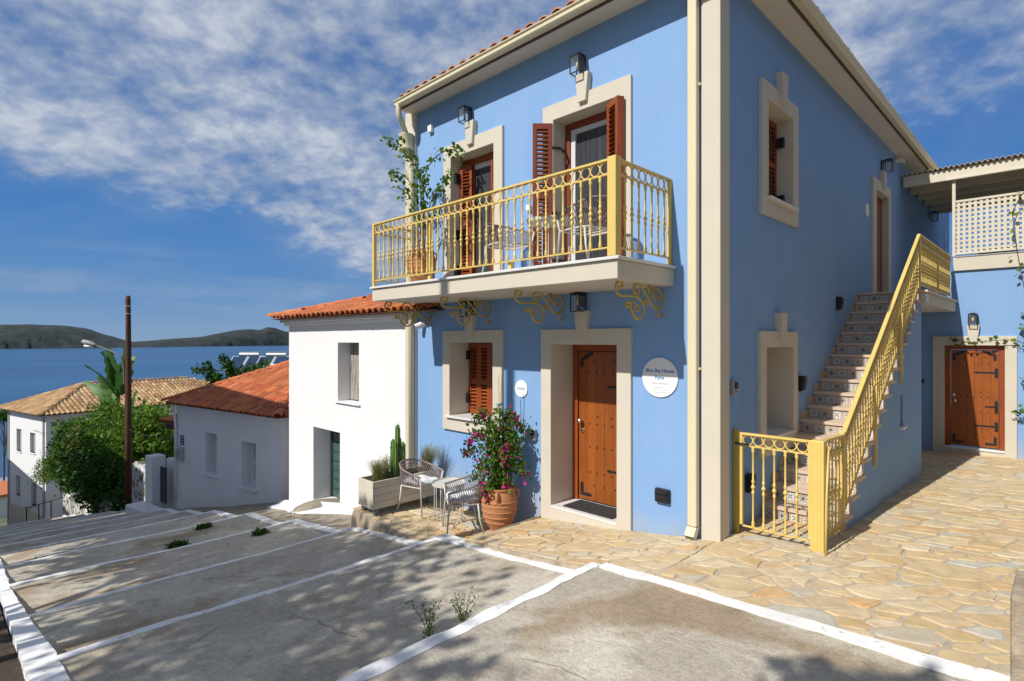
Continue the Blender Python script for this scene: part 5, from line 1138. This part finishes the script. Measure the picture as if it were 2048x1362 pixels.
# ------------------------------------------------------------------ signs and small wall fittings
def disc(name, label, loc, r, rz=0.):
    t = thing(name, label, 'sign', loc, rz); g = G(); g.lathe([(r, 0), (r, .012)], 48); g.build('plate', 'whiteplastic', t, loc=(0, 0, 0), rot=(R(90), 0, 0)); return t
sg = disc('house_sign', 'large round white house sign with blue lettering right of the front door', (-.65, -.004, 1.60), .215)
for body, s_, z, mm, bo in (('Blue Sky House', .054, .072, 'signblue', .0007), ('Pylos', .054, -.003, 'signblue', .0007), ('Holiday apartments', .026, -.065, 'signgrey', 0)):
    txt('lettering', body, s_, mm, sg, (0, -.0132, z), (R(90), 0, 0), bold=bo)
for z, w in ((-.108, .055), (-.135, .085), (-.162, .078)):      # three lines of fine print, too small to read in the photograph
    g = G(); x = -w
    while x < w: l = rnd.uniform(.006, .016); g.box(x, min(w, x + l), -.0134, -.0126, z - .0028, z + .0028); x += l + .003
    g.build('lettering', 'signgrey', sg)
s2 = disc('room_sign', 'small round white sign lettered STUDIO on the blue wall', (-2.74, -.004, 1.35), .115); txt('lettering', 'STUDIO', .042, 'signblue', s2, (0, -.0132, 0), (R(90), 0, 0))
s3 = disc('room_sign', 'oval white sign on the shaded wall left of the upper side door', (.004, 5.77, 4.26), .115, R(90)); g = G(); g.box(-.06, .06, -.0135, -.0125, -.004, .006); g.build('lettering', 'signblue', s3)
def wall_light(label, loc, rz, kind):
    t = thing('step_light', label, 'wall light', loc, rz)
    if kind == 0:
        slab('case', -.085, .085, -.05, -.001, -.075, .075, 'blackplastic', t, .012); slab('recess', -.06, .06, -.056, -.0505, -.03, .02, 'black', t, .003); slab('hood', -.07, .07, -.075, -.051, .022, .05, 'blackplastic', t, .006)
    else:
        g = G(); g.prism([(-.001, -.10), (-.06, -.085), (-.085, .05), (-.075, .10), (-.001, .10)], 'x', -.06, .06); g.build('case', 'blackplastic', t, bevel=.012)
        slab('lens', -.045, .045, -.05, -.02, -.105, -.096, 'greyplastic', t, 0)
wall_light('black square step light low on the sunlit wall below the house sign', (-.61, 0, .33), 0, 0)
wall_light('black wedge light high on the shaded wall beside the upper stairs', (0, 4.03, 2.56), R(90), 1); wall_light('black wedge light right of the small lower side window', (0, 2.37, 1.44), R(90), 1); wall_light('black wedge light low on the wall behind the gate', (0, .70, .45), R(90), 1)
def key_safe(label, loc, rz):
    t = thing('key_safe', label, 'key safe', loc, rz); slab('case', -.045, .045, -.05, -.001, -.075, .075, 'greyplastic', t, .012); slab('cover', -.035, .035, -.062, -.051, -.01, .06, 'blackplastic', t, .006); slab('lettering', -.02, .02, -.0525, -.0505, -.045, -.035, 'blackplastic', t, 0)
key_safe('small grey key box between the flowering pot and the front door', (-2.50, 0, .76), 0); key_safe('small key box on the shaded wall beside the corner pilaster', (0, .30, 1.51), R(90)); key_safe('small dark key box on the rear wall beside the stair base', (.36, YB, 1.15), 0)
def dome(label, loc, rz):
    t = thing('security_camera', label, 'camera', loc, rz); g = G(); g.lathe([(.05, 0), (.055, .03), (.045, .05)], 14); g.build('mount', 'whiteplastic', t, rot=(R(90), 0, 0), smooth='auto'); g = G(); g.tube([(0, -.05, 0), (0, -.10, -.03), (0, -.17, -.05)], [.045, .05, .042], 12); g.build('body', 'whiteplastic', t, smooth='auto'); g = G(); g.tube([(0, -.168, -.05), (0, -.175, -.052)], [.034, .03], 12); g.build('lens', 'blackplastic', t)
dome('white security camera under the left end of the balcony', (-4.93, 0, 2.27), R(-20)); dome('white security camera under the side eaves', (0, 8.1, 5.66), R(90))
tag(slab('junction_box', -4.79, -4.69, -.06, -.002, 5.33, 5.44, 'whiteplastic', None, .01), 'small white junction box high under the eaves', 'box')
tag(slab('wall_socket', -2.62, -2.55, -.05, -.002, 3.72, 3.80, 'whiteplastic', None, .008), 'small white socket on the wall above the left balcony chair', 'socket')
tag(slab('door_mat', -2.05, -1.30, .03, .40, -.0975, -.085, 'mat_rug', None, .003), 'dark grey door mat on the front door sill', 'mat')

# ------------------------------------------------------------------ chairs and tables
def make_chair(label, loc, rz, cushion=True):
    """front is local +X"""
    t = thing('rope_chair', label, 'chair', loc, rz, 'woven rope armchairs'); hf = [(.23, .26, .565), (.06, .285, .60), (-.13, .265, .655), (-.25, .16, .70), (-.285, 0, .71)]
    rim = sm(hf + [(x, -y, z) for x, y, z in hf[-2::-1]], 2); sf = [(.215, .225, .40), (.0, .235, .40), (-.16, .215, .40), (-.215, .12, .40), (-.225, 0, .40)]
    seat = sm(sf + [(x, -y, z) for x, y, z in sf[-2::-1]], 2)
    key = 'c'
    if key not in CH:
        g = G(); g.tube(rim, .0135, 7); CH['armrest'] = g.mesh('armrest', 'cord')
        g = G(); g.tube(seat, .011, 6); g.tube([seat[0], seat[-1]], .011, 6); 
        for y in (-.12, 0, .12): g.tube([(.21, y, .40), (-.20, y, .40)], .006, 5)
        CH['seat_frame'] = g.mesh('seat_frame', 'chairframe')
        g = G(); n = 54
        def samp(P, f): x = f * (len(P) - 1); i = min(int(x), len(P) - 2); return P[i].lerp(P[i + 1], x - i)
        for i in range(n + 1):
            f = .02 + .96 * i / n; a, b = samp(rim, f), samp(seat, f); m_ = (a + b) / 2 + Vector((-.012, 0, 0)); g.tube([a, m_, b], .0056, 4, cap=False)
        for z in np.linspace(.2, .85, 6):
            g.tube([samp(rim, f).lerp(samp(seat, f), float(z)) + Vector((-.008, 0, 0)) for f in np.linspace(.33, .67, 14)], .0048, 4, cap=False)
        CH['rope_back'] = g.mesh('rope_back', 'cord')
        for sx, nm in ((1, 'f'), (-1, 'r')):
            for sy in (1, -1):
                g = G()
                g.tube([(.23, sy * .26, .565), (.215, sy * .226, .40), (.25, sy * .245, 0)] if sx > 0 else [(-.155, sy * .215, .405), (-.18, sy * .22, .2), (-.235, sy * .235, 0)], [.0125, .0125, .010], 7); CH[f'leg{sx}{sy}'] = g.mesh('leg', 'chairframe')
        g = G(); N_ = 14
        for s_ in (1, -1):
            for i in range(N_ + 1):
                for j in range(N_ + 1):
                    a, b = i / N_ * 2 - 1, j / N_ * 2 - 1; ed = max(0, 1 - max(abs(a), abs(b)) ** 6); pin = 1 - .45 * math.exp(-((abs(a) - .45) ** 2 + (abs(b) - .45) ** 2) * 28)
                    sh_ = 1 - .06 * (abs(a * b)) ** 2; g.v.append((.01 + a * .21 * sh_, b * .205 * sh_, .447 + s_ * .034 * ed ** .5 * (pin if s_ > 0 else 1) + .008 * math.sin(a * 5 + b * 4)))
        M_ = (N_ + 1) ** 2
        for s_ in (0, 1):
            for i in range(N_):
                for j in range(N_):
                    q = [s_ * M_ + i * (N_ + 1) + j, s_ * M_ + (i + 1) * (N_ + 1) + j, s_ * M_ + (i + 1) * (N_ + 1) + j + 1, s_ * M_ + i * (N_ + 1) + j + 1]; g.f.append(tuple(q if s_ == 0 else q[::-1]))
        CH['cushion'] = g.mesh('cushion', 'cushion')
        for me in CH.values(): me.polygons.foreach_set('use_smooth', [True] * len(me.polygons))
    for n_, me in CH.items():
        if n_ == 'cushion' and not cushion: continue
        put('leg' if n_.startswith('leg') else n_, me, t)
    return t
CH = {}
make_chair('rope armchair with white cushion beside the wooden planter, facing the small table', (-4.24, -.60, tz(-4.2, -.6) + .012), R(14)); make_chair('rope armchair with white cushion turned away beside the terracotta pot', (-3.17, -.66, tz(-3.2, -.7) + .012), R(238))
make_chair('rope armchair without cushion at the left of the balcony table', (-2.52, -.50, BZ), R(-12), False); make_chair('rope armchair without cushion at the right of the balcony table', (-1.20, -.55, BZ), R(172), False)
def make_table(label, loc, r=.235, h=.53):
    t = thing('side_table', label, 'table', loc, 0, 'small round tables'); g = G(); g.lathe([(0.001, h - .035), (r, h - .035), (r + .004, h), (r - .004, h), (r - .006, h - .022), (.001, h - .022)], 36, cap=False); g.build('table_top', 'tabletop', t, smooth='auto')
    for k in range(4):
        a = k * math.pi / 2 + .5; c_, s_ = math.cos(a), math.sin(a); g = G(); o_ = Vector((-s_, c_, 0)) * .035; b = Vector((c_, s_, 0)) * (r * .86)
        g.tube(sm([b + o_ + Vector((0, 0, h - .04)), b + o_ + Vector((0, 0, .05)), b + o_ * .4 + Vector((0, 0, .008)), b - o_ * .4 + Vector((0, 0, .008)), b - o_ + Vector((0, 0, .05)), b - o_ + Vector((0, 0, h - .04))], 1), .0065, 6); g.build('leg', 'chairframe', t, smooth=True)
    g = G(); g.tube([(r * .8 * math.cos(a / 8 * math.pi), r * .8 * math.sin(a / 8 * math.pi), .05) for a in range(16)], .005, 5, True); g.build('ring', 'chairframe', t, smooth=True)
make_table('small round cream table between the two terrace chairs', (-3.66, -.52, tz(-3.7, -.5) + .012)); make_table('small round cream table on the balcony', (-1.82, -.48, BZ), .27, .62)

# ------------------------------------------------------------------ pots and plants
def jar(parent, s, m='terracotta'):
    P = [(.11, 0), (.125, .015), (.12, .05), (.165, .12), (.205, .22)]
    for z, r in ((.16, .185), (.23, .212), (.30, .225), (.37, .228)): P += [(r - .001, z - .010), (r + .006, z - .005), (r + .006, z + .003), (r + .0, z + .008)]
    P = sorted(P, key=lambda a: a[1]); P += [(.226, .42), (.215, .48), (.198, .52), (.19, .545), (.2, .56), (.205, .575), (.198, .585), (.178, .583), (.172, .55)]
    g = G(); g.lathe([(a * s, b * s) for a, b in P], 36, cap=True); g.build('jar', m, parent, smooth='auto')
    g = G(); g.tube([((.229) * s * math.cos(a / 18 * math.pi), .229 * s * math.sin(a / 18 * math.pi), (.42 + .007 * math.cos(a * math.pi * .9)) * s) for a in range(36)], .010 * s, 5, True); g.build('rope_band', m, parent, smooth=True)
    for a in (2.6, 5.4, .9):
        c_, s_ = math.cos(a), math.sin(a); g = G(); g.tube(sm([(c_ * .19 * s, s_ * .19 * s, .55 * s), (c_ * .245 * s, s_ * .245 * s, .54 * s), (c_ * .245 * s, s_ * .245 * s, .47 * s), (c_ * .215 * s, s_ * .215 * s, .43 * s)], 1), .016 * s, 6); g.build('handle', m, parent, smooth=True)
    g = G(); g.lathe([(.001, .545 * s), (.172 * s, .54 * s)], 20, cap=False); g.build('soil', 'soil', parent)
PT = thing('terracotta_jar', 'ribbed terracotta jar planted with pink bougainvillea beside the front door', 'jar', (-2.76, -.40, tz(-2.8, -.4) + .012)); jar(PT, 1.02)
BG = thing('bougainvillea', 'bougainvillea with magenta flowers tied to canes in the terrace jar', 'bougainvillea', (-2.76, -.40, tz(-2.8, -.4) + .57))
rg = np.random.default_rng(61); BG.scale = (.86, .86, .95)
for (a, b) in (((.02, .02, -.1), (-.05, .03, 1.56)), ((-.03, .0, -.1), (.03, .02, 1.64)), ((-.10, -.10, -.05), (-.08, -.06, .62))): g = G(); g.tube([a, b], [.0095, .007], 6); g.build('cane', 'cane', BG, smooth=True)
slab('tie', -.03, .03, .005, .05, 1.15, 1.165, 'signblue', BG, 0)
segs = []; lp = []; fp = []; up_v = Vector((0, 0, 1))
def spray(base, pts_, n, spread=.045):
    q = sm(pts_, 2); segs.append((q, .007, .003))
    for i in range(2, len(q)):
        for _ in range(n): lp.append(np.array(q[i]) + rg.normal(size=3) * spread)
    return q
# rt-like screen-right direction on the terrace is (.7,.7); the plant spreads along it and outwards
RX = Vector((.70, .70, 0)); FX = Vector((.7, -.7, 0))
def pp(r, f, z): v = RX * r + FX * f; return Vector((v.x, v.y, z))
ends = [(-.50, .05, .50, 1), (-.46, .1, .62, 1), (-.36, .0, .92, 0), (-.28, .05, 1.02, 1), (.0, .1, 1.05, 0), (.12, .0, .98, 0), (.22, .02, 1.0, 1), (.32, -.02, .86, 1), (.42, -.05, .78, 0), (.30, .08, .55, 0), (.36, .02, .35, 0), (.40, .05, .22, 1), (.26, .1, .30, 0), (-.20, .12, .60, 0), (-.30, .08, .32, 1), (-.38, .1, .20, 0), (-.22, .15, .05, 1), (-.18, .2, -.06, 1), (.06, .18, .48, 1), (.15, .15, .62, 1), (-.05, .15, .80, 0), (.12, .15, .1, 1), (-.15, .1, .85, 0), (.05, .12, .3, 0), (.2, .1, .75, 0), (-.1, .16, .45, 0), (-.38, .12, .74, 1), (.02, .1, .62, 0), (.24, .05, .45, 0), (-.25, .05, .75, 0), (.1, .05, .82, 0), (.30, .12, .68, 0)]
for r, f, z, fl in ends:
    q = spray(None, [pp(r * .1, f * .1, -.02), pp(r * .25, f * .4, max(.15, z * .6)), pp(r * .7, f, z + .08), pp(r, f, z)], 7, .042)
    if fl:
        for _ in range(24): fp.append(np.array(q[-1 - rg.integers(0, 4)]) + rg.normal(size=3) * .04)
for _ in range(420): lp.append(np.array(pp(rg.normal() * .17, rg.normal() * .08 + .06, rg.uniform(.12, .98))))
for _ in range(45): fp.append(np.array(pp(rg.normal() * .22, .16, rg.uniform(.2, .95))))
branchy(BG, 'stem', segs, 'stem', 4); leaves('foliage', np.array(lp), .055, 'leaf', BG, aspect=.75, rng=rg); _f = leaves('flowers', np.array(fp), .05, 'bract', BG, aspect=.95, rng=rg); stuff(_f)
for k, (x, y, mm) in enumerate(((-3.35, -.68, 'bract'), (-3.27, -.70, 'petalyellow'), (-3.02, -.62, 'petalyellow'), (-3.28, -.93, 'petalyellow'), (-2.95, -.80, 'petalyellow'), (-2.68, -.95, 'bract'))):
    o = leaves('fallen_petal', np.array([[x, y, tz(x, y) + .022]] * 5) + rg.normal(size=(5, 3)) * (.012, .012, .002), .035, mm, None, rng=rg); tag(o, ('fallen magenta bract near the table legs', 'fallen yellow petal beside the magenta bract', 'fallen yellow petal nearest the jar foot', 'fallen yellow petal nearest the street edge of the terrace', 'fallen yellow petal in the shade of the chair', 'fallen magenta bract below the jar by the paving step')[k], 'petal', 'petals fallen on the terrace')
# planter box: boards are single pieces
PB = thing('planter_box', 'long beige board planter on grey feet at the terrace edge', 'planter', (-4.60, -.72, tz(-4.6, -.7) + .012))
for k in range(4):
    z0 = .095 + k * .098
    for (x0, x1, y0, y1) in ((-.20, .20, -.56, -.535), (-.20, .20, .535, .56), (-.20, -.175, -.534, .534), (.175, .20, -.534, .534)): slab('board', x0, x1, y0, y1, z0, z0 + .095, 'planter', PB, .004)
for x in (-.15, .15):
    for y in (-.48, .45): slab('foot', x - .035, x + .035, y - .035, y + .035, 0, .094, 'planterleg', PB, .003)
slab('soil', -.174, .174, -.533, .533, .40, .44, 'soil', PB, 0)
CA = thing('tall_cactus', 'tall branching green euphorbia cactus in the planter', 'cactus', (-4.60, -.74, tz(-4.6, -.7) + .45))
def ribbed(h, r, x, y, lean=0., z0=0.):
    g = G(); n, m_ = 12, 14
    for i in range(m_ + 1):
        t = i / m_; rr_ = r * (1 - .3 * t ** 4) * (1 + .06 * math.sin(t * 30))
        if i == m_: rr_ *= .35
        for j in range(n): q = rr_ * (1 if j % 2 else .55); a = 2 * math.pi * j / n; g.v.append((x + lean * t * h + q * math.cos(a), y + q * math.sin(a), z0 + h * t))
    g.f = [(i * n + j, i * n + (j + 1) % n, (i + 1) * n + (j + 1) % n, (i + 1) * n + j) for i in range(m_) for j in range(n)] + [tuple(m_ * n + j for j in range(n))]; return g
for a in ((.78, .05, 0, 0, .0), (.56, .048, -.055, -.045, .0), (.52, .046, .05, .055, .02), (.55, .046, .04, -.06, .0), (.50, .045, -.06, .05, -.02), (.42, .04, .0, -.09, .0), (.6, .045, .0, .02, .02)): ribbed(*a).build('column', 'cactus', CA)
cp = np.concatenate([np.stack([np.full(14, x + dx) + rg.normal(size=14) * .03, np.full(14, y) + rg.normal(size=14) * .03, np.linspace(h * .75, h, 14)], 1) for h, r, x, y, dx in ((.80, 0, 0, 0, .016), (.52, 0, -.075, -.03, 0), (.5, 0, .075, .05, 0), (.48, 0, .06, -.06, 0))]); leaves('leaf_tuft', cp, .045, 'leaf', CA, rng=rg, up=1)
def grass(label, loc, n, h, spread, lean=(0, 0)):
    t = thing('ornamental_grass', label, 'grass', loc); g = G()
    for i in range(n):
        a = rg.uniform(0, 6.28); l = h * rg.uniform(.55, 1.1); o_ = spread * rg.uniform(.3, 1.0); b = Vector((rg.normal() * .03, rg.normal() * .03, 0)); d = Vector((math.cos(a) + lean[0], math.sin(a) + lean[1], 0)) * o_; s_ = Vector((-math.sin(a), math.cos(a), 0)) * .0022
        p = [b, b + d * .3 + Vector((0, 0, l * .6)), b + d * .75 + Vector((0, 0, l * .95)), b + d * 1.15 + Vector((0, 0, l * .9))]
        k = len(g.v)
        for j, q in enumerate(p): w = (1, .9, .6, .1)[j]; g.v += [tuple(q - s_ * w), tuple(q + s_ * w)]
        g.f += [(k + 2 * j, k + 2 * j + 1, k + 2 * j + 3, k + 2 * j + 2) for j in range(3)]
    g.build('blades', 'grassblade', t, recalc=False)
grass('low tufted grass at the front end of the planter', (-4.58, -1.08, tz(-4.6, -1) + .45), 420, .30, .20); grass('wispy grass clump leaning right at the back end of the planter', (-4.52, -.30, tz(-4.6, -.3) + .45), 420, .42, .26, (.35, .45)); grass('thin grass tuft beside the cactus', (-4.60, -.93, tz(-4.6, -.9) + .45), 120, .36, .14)
# balcony jar and climber
PJ = thing('terracotta_jar', 'terracotta jar holding the tall climber at the left end of the balcony', 'jar', (-4.30, -.52, BZ)); jar(PJ, .92)
CL = thing('balcony_climber', 'tall sparse leafy climber rising from the balcony jar over the downpipe', 'climber', (-4.30, -.52, BZ + .5)); CL.scale = (1.12, 1.12, 1.22)
segs = []; lp = []
for pts_ in ([(0, 0, 0), (-.02, .02, .4), (-.06, .02, .9), (-.15, -.02, 1.18), (-.36, -.14, 1.36), (-.44, -.26, 1.44)], [(.02, 0, 0), (.0, .03, .5), (.0, .02, .95), (.12, .12, 1.18), (.30, .26, 1.27), (.38, .34, 1.22)], [(-.03, .02, 0), (-.05, .0, .5), (-.12, -.05, .85), (-.30, -.14, 1.02), (-.36, -.2, 1.0)],
               [(.03, .0, 0), (.05, .05, .45), (.10, .10, .7), (.22, .20, .85), (.27, .25, 1.0)], [(0, -.03, 0), (-.04, -.04, .4), (-.10, -.08, .68), (-.22, -.14, .78)], [(.02, .03, 0), (.04, .02, .5), (.02, .0, .85), (-.08, -.06, 1.1), (-.2, -.14, 1.22)], [(.02, .02, .3), (.10, .08, .5), (.18, .15, .55)]):
    q = sm(pts_, 2); segs.append((q, .010, .004)); k0 = int(len(q) * .42)
    for i in range(k0, len(q)):
        for _ in range(5): lp.append(np.array(q[i]) + rg.normal(size=3) * .035)
for _ in range(90): lp.append(np.array((rg.normal() * .05, rg.normal() * .05, rg.uniform(.35, .95))))
branchy(CL, 'stem', segs, 'stem', 5); leaves('foliage', np.array(lp), .065, 'leaf', CL, aspect=.7, rng=rg, droop=.5)
# climber over the rear yard door, trained from the right
CR = thing('door_climber', 'sparse grape-like climber trained over the rear yard door and up the lattice', 'climber', (1.98, YB - .12, -.25))
segs = []; lp = []
for pts_, n in (([(.25, 0, 0), (.22, .02, .9), (.12, .03, 1.7), (-.02, .03, 2.18), (-.1, .02, 2.42), (-.02, .0, 2.9), (-.12, -.03, 3.5), (-.2, -.05, 4.1), (-.24, -.06, 4.65)], 2), ([(.15, .02, 1.9), (-.1, -.02, 2.26), (-.5, -.04, 2.26), (-.85, -.05, 2.20), (-1.12, -.06, 2.30)], 4), ([(-.9, -.05, 2.22), (-1.1, -.06, 2.12), (-1.2, -.06, 2.0)], 3), ([(.22, .0, 1.4), (.05, -.04, 1.55), (-.06, -.05, 1.52)], 6), ([(.22, .0, .9), (.0, -.05, .95), (-.2, -.06, .90)], 7), ([(-.24, -.06, 4.6), (-.15, -.07, 4.85), (-.06, -.08, 5.0)], 3), ([(.2, .0, 2.0), (.25, -.05, 2.3), (.4, -.05, 2.4)], 5), ([(.2, 0, 1.0), (.32, -.05, 1.2), (.4, -.05, 1.1)], 6)):
    q = sm(pts_, 2); segs.append((q, .012 if n == 2 else .008, .005))
    for i in range(3, len(q)):
        for _ in range(max(1, n // 2)): lp.append(np.array(q[i]) + rg.normal(size=3) * (.04, .03, .035))
branchy(CR, 'stem', segs, 'stemred', 5); leaves('foliage', np.array(lp), .075, 'leaf', CR, aspect=.95, rng=rg)
CPT = thing('yard_pot', 'pale pot at the right edge holding the rear yard climber', 'pot', (2.34, YB - .25, -.26)); jar(CPT, 1.1, 'greyplastic')
RW = tag(slab('corner_wall', 2.28, 3.2, -1.75, -1.30, -.1, .75, 'rubble', None, .02), 'low earth-coloured wall end at the right edge of the courtyard', 'wall'); slab('painted_base', 2.272, 3.2, -1.758, -1.292, -.1, .17, 'paint', RW, .01)
# weeds on the steps
def weed(label, loc, n, h, flat=False):
    t = thing('weed', label, 'weed', loc, 0, 'weeds growing in the steps'); segs = []; lp = []
    for i in range(n):
        a = rg.uniform(0, 6.28); l = h * rg.uniform(.6, 1); r_ = l * (.9 if flat else .55) * rg.uniform(.4, 1); q = sm([(0, 0, 0), (math.cos(a) * r_ * .4, math.sin(a) * r_ * .4, l * (.22 if flat else .55)), (math.cos(a) * r_, math.sin(a) * r_, l * (.12 if flat else 1))], 2); segs.append((q, .004 if not flat else .003, .0015))
        for j in range(2, len(q)):
            for _ in range(3 if not flat else 5): lp.append(np.array(q[j]) + rg.normal(size=3) * (.018 if not flat else .03) * (1, 1, .6))
    branchy(t, 'stem', segs, 'weed', 4); leaves('foliage', np.array(lp), .022 if not flat else .05, 'weed' if not flat else 'leafdark', t, rng=rg, aspect=.5)
def stz(x):
    for i in range(len(NX) - 1):
        if NX[i + 1] <= x <= NX[i]: return NZ[i + 1] + (NZ[i] - RISE - NZ[i + 1]) * (x - NX[i + 1]) / (NX[i] - NX[i + 1])
    return 0
weed('tall pale weed growing against the top step edge, left of the pair', (-.80, -2.98, stz(-.8)), 9, .27); weed('tall pale weed growing against the top step edge, right of the pair', (-.72, -2.72, stz(-.72)), 9, .33)
weed('low green weed on the fifth step down', (-7.6, -2.9, stz(-7.6)), 20, .20, True); weed('low green weed near the cottage side of the steps', (-8.6, -2.2, stz(-8.6)), 14, .17, True); weed('small weed below the white house', (-6.5, -2.0, stz(-6.5)), 9, .16, True); weed('dark weed at the left end of the steps', (-9.3, -4.55, stz(-9.3)), 12, .2, True)

# unseen house block added east of the yard to darken the side wall
SKB = thing('added_sky_blocker', 'added unseen house block cutting skylight from the side wall', 'house', (4.4, -1.0, 0)); slab('body', 0, 7, 0, 14, -1, 6.6, 'rubble', SKB, 0); hip_roof(SKB, 7, 14, 6.61, .3, 16, 'redtile', 'tilepan', .3, .45, faces='', ridge=False)
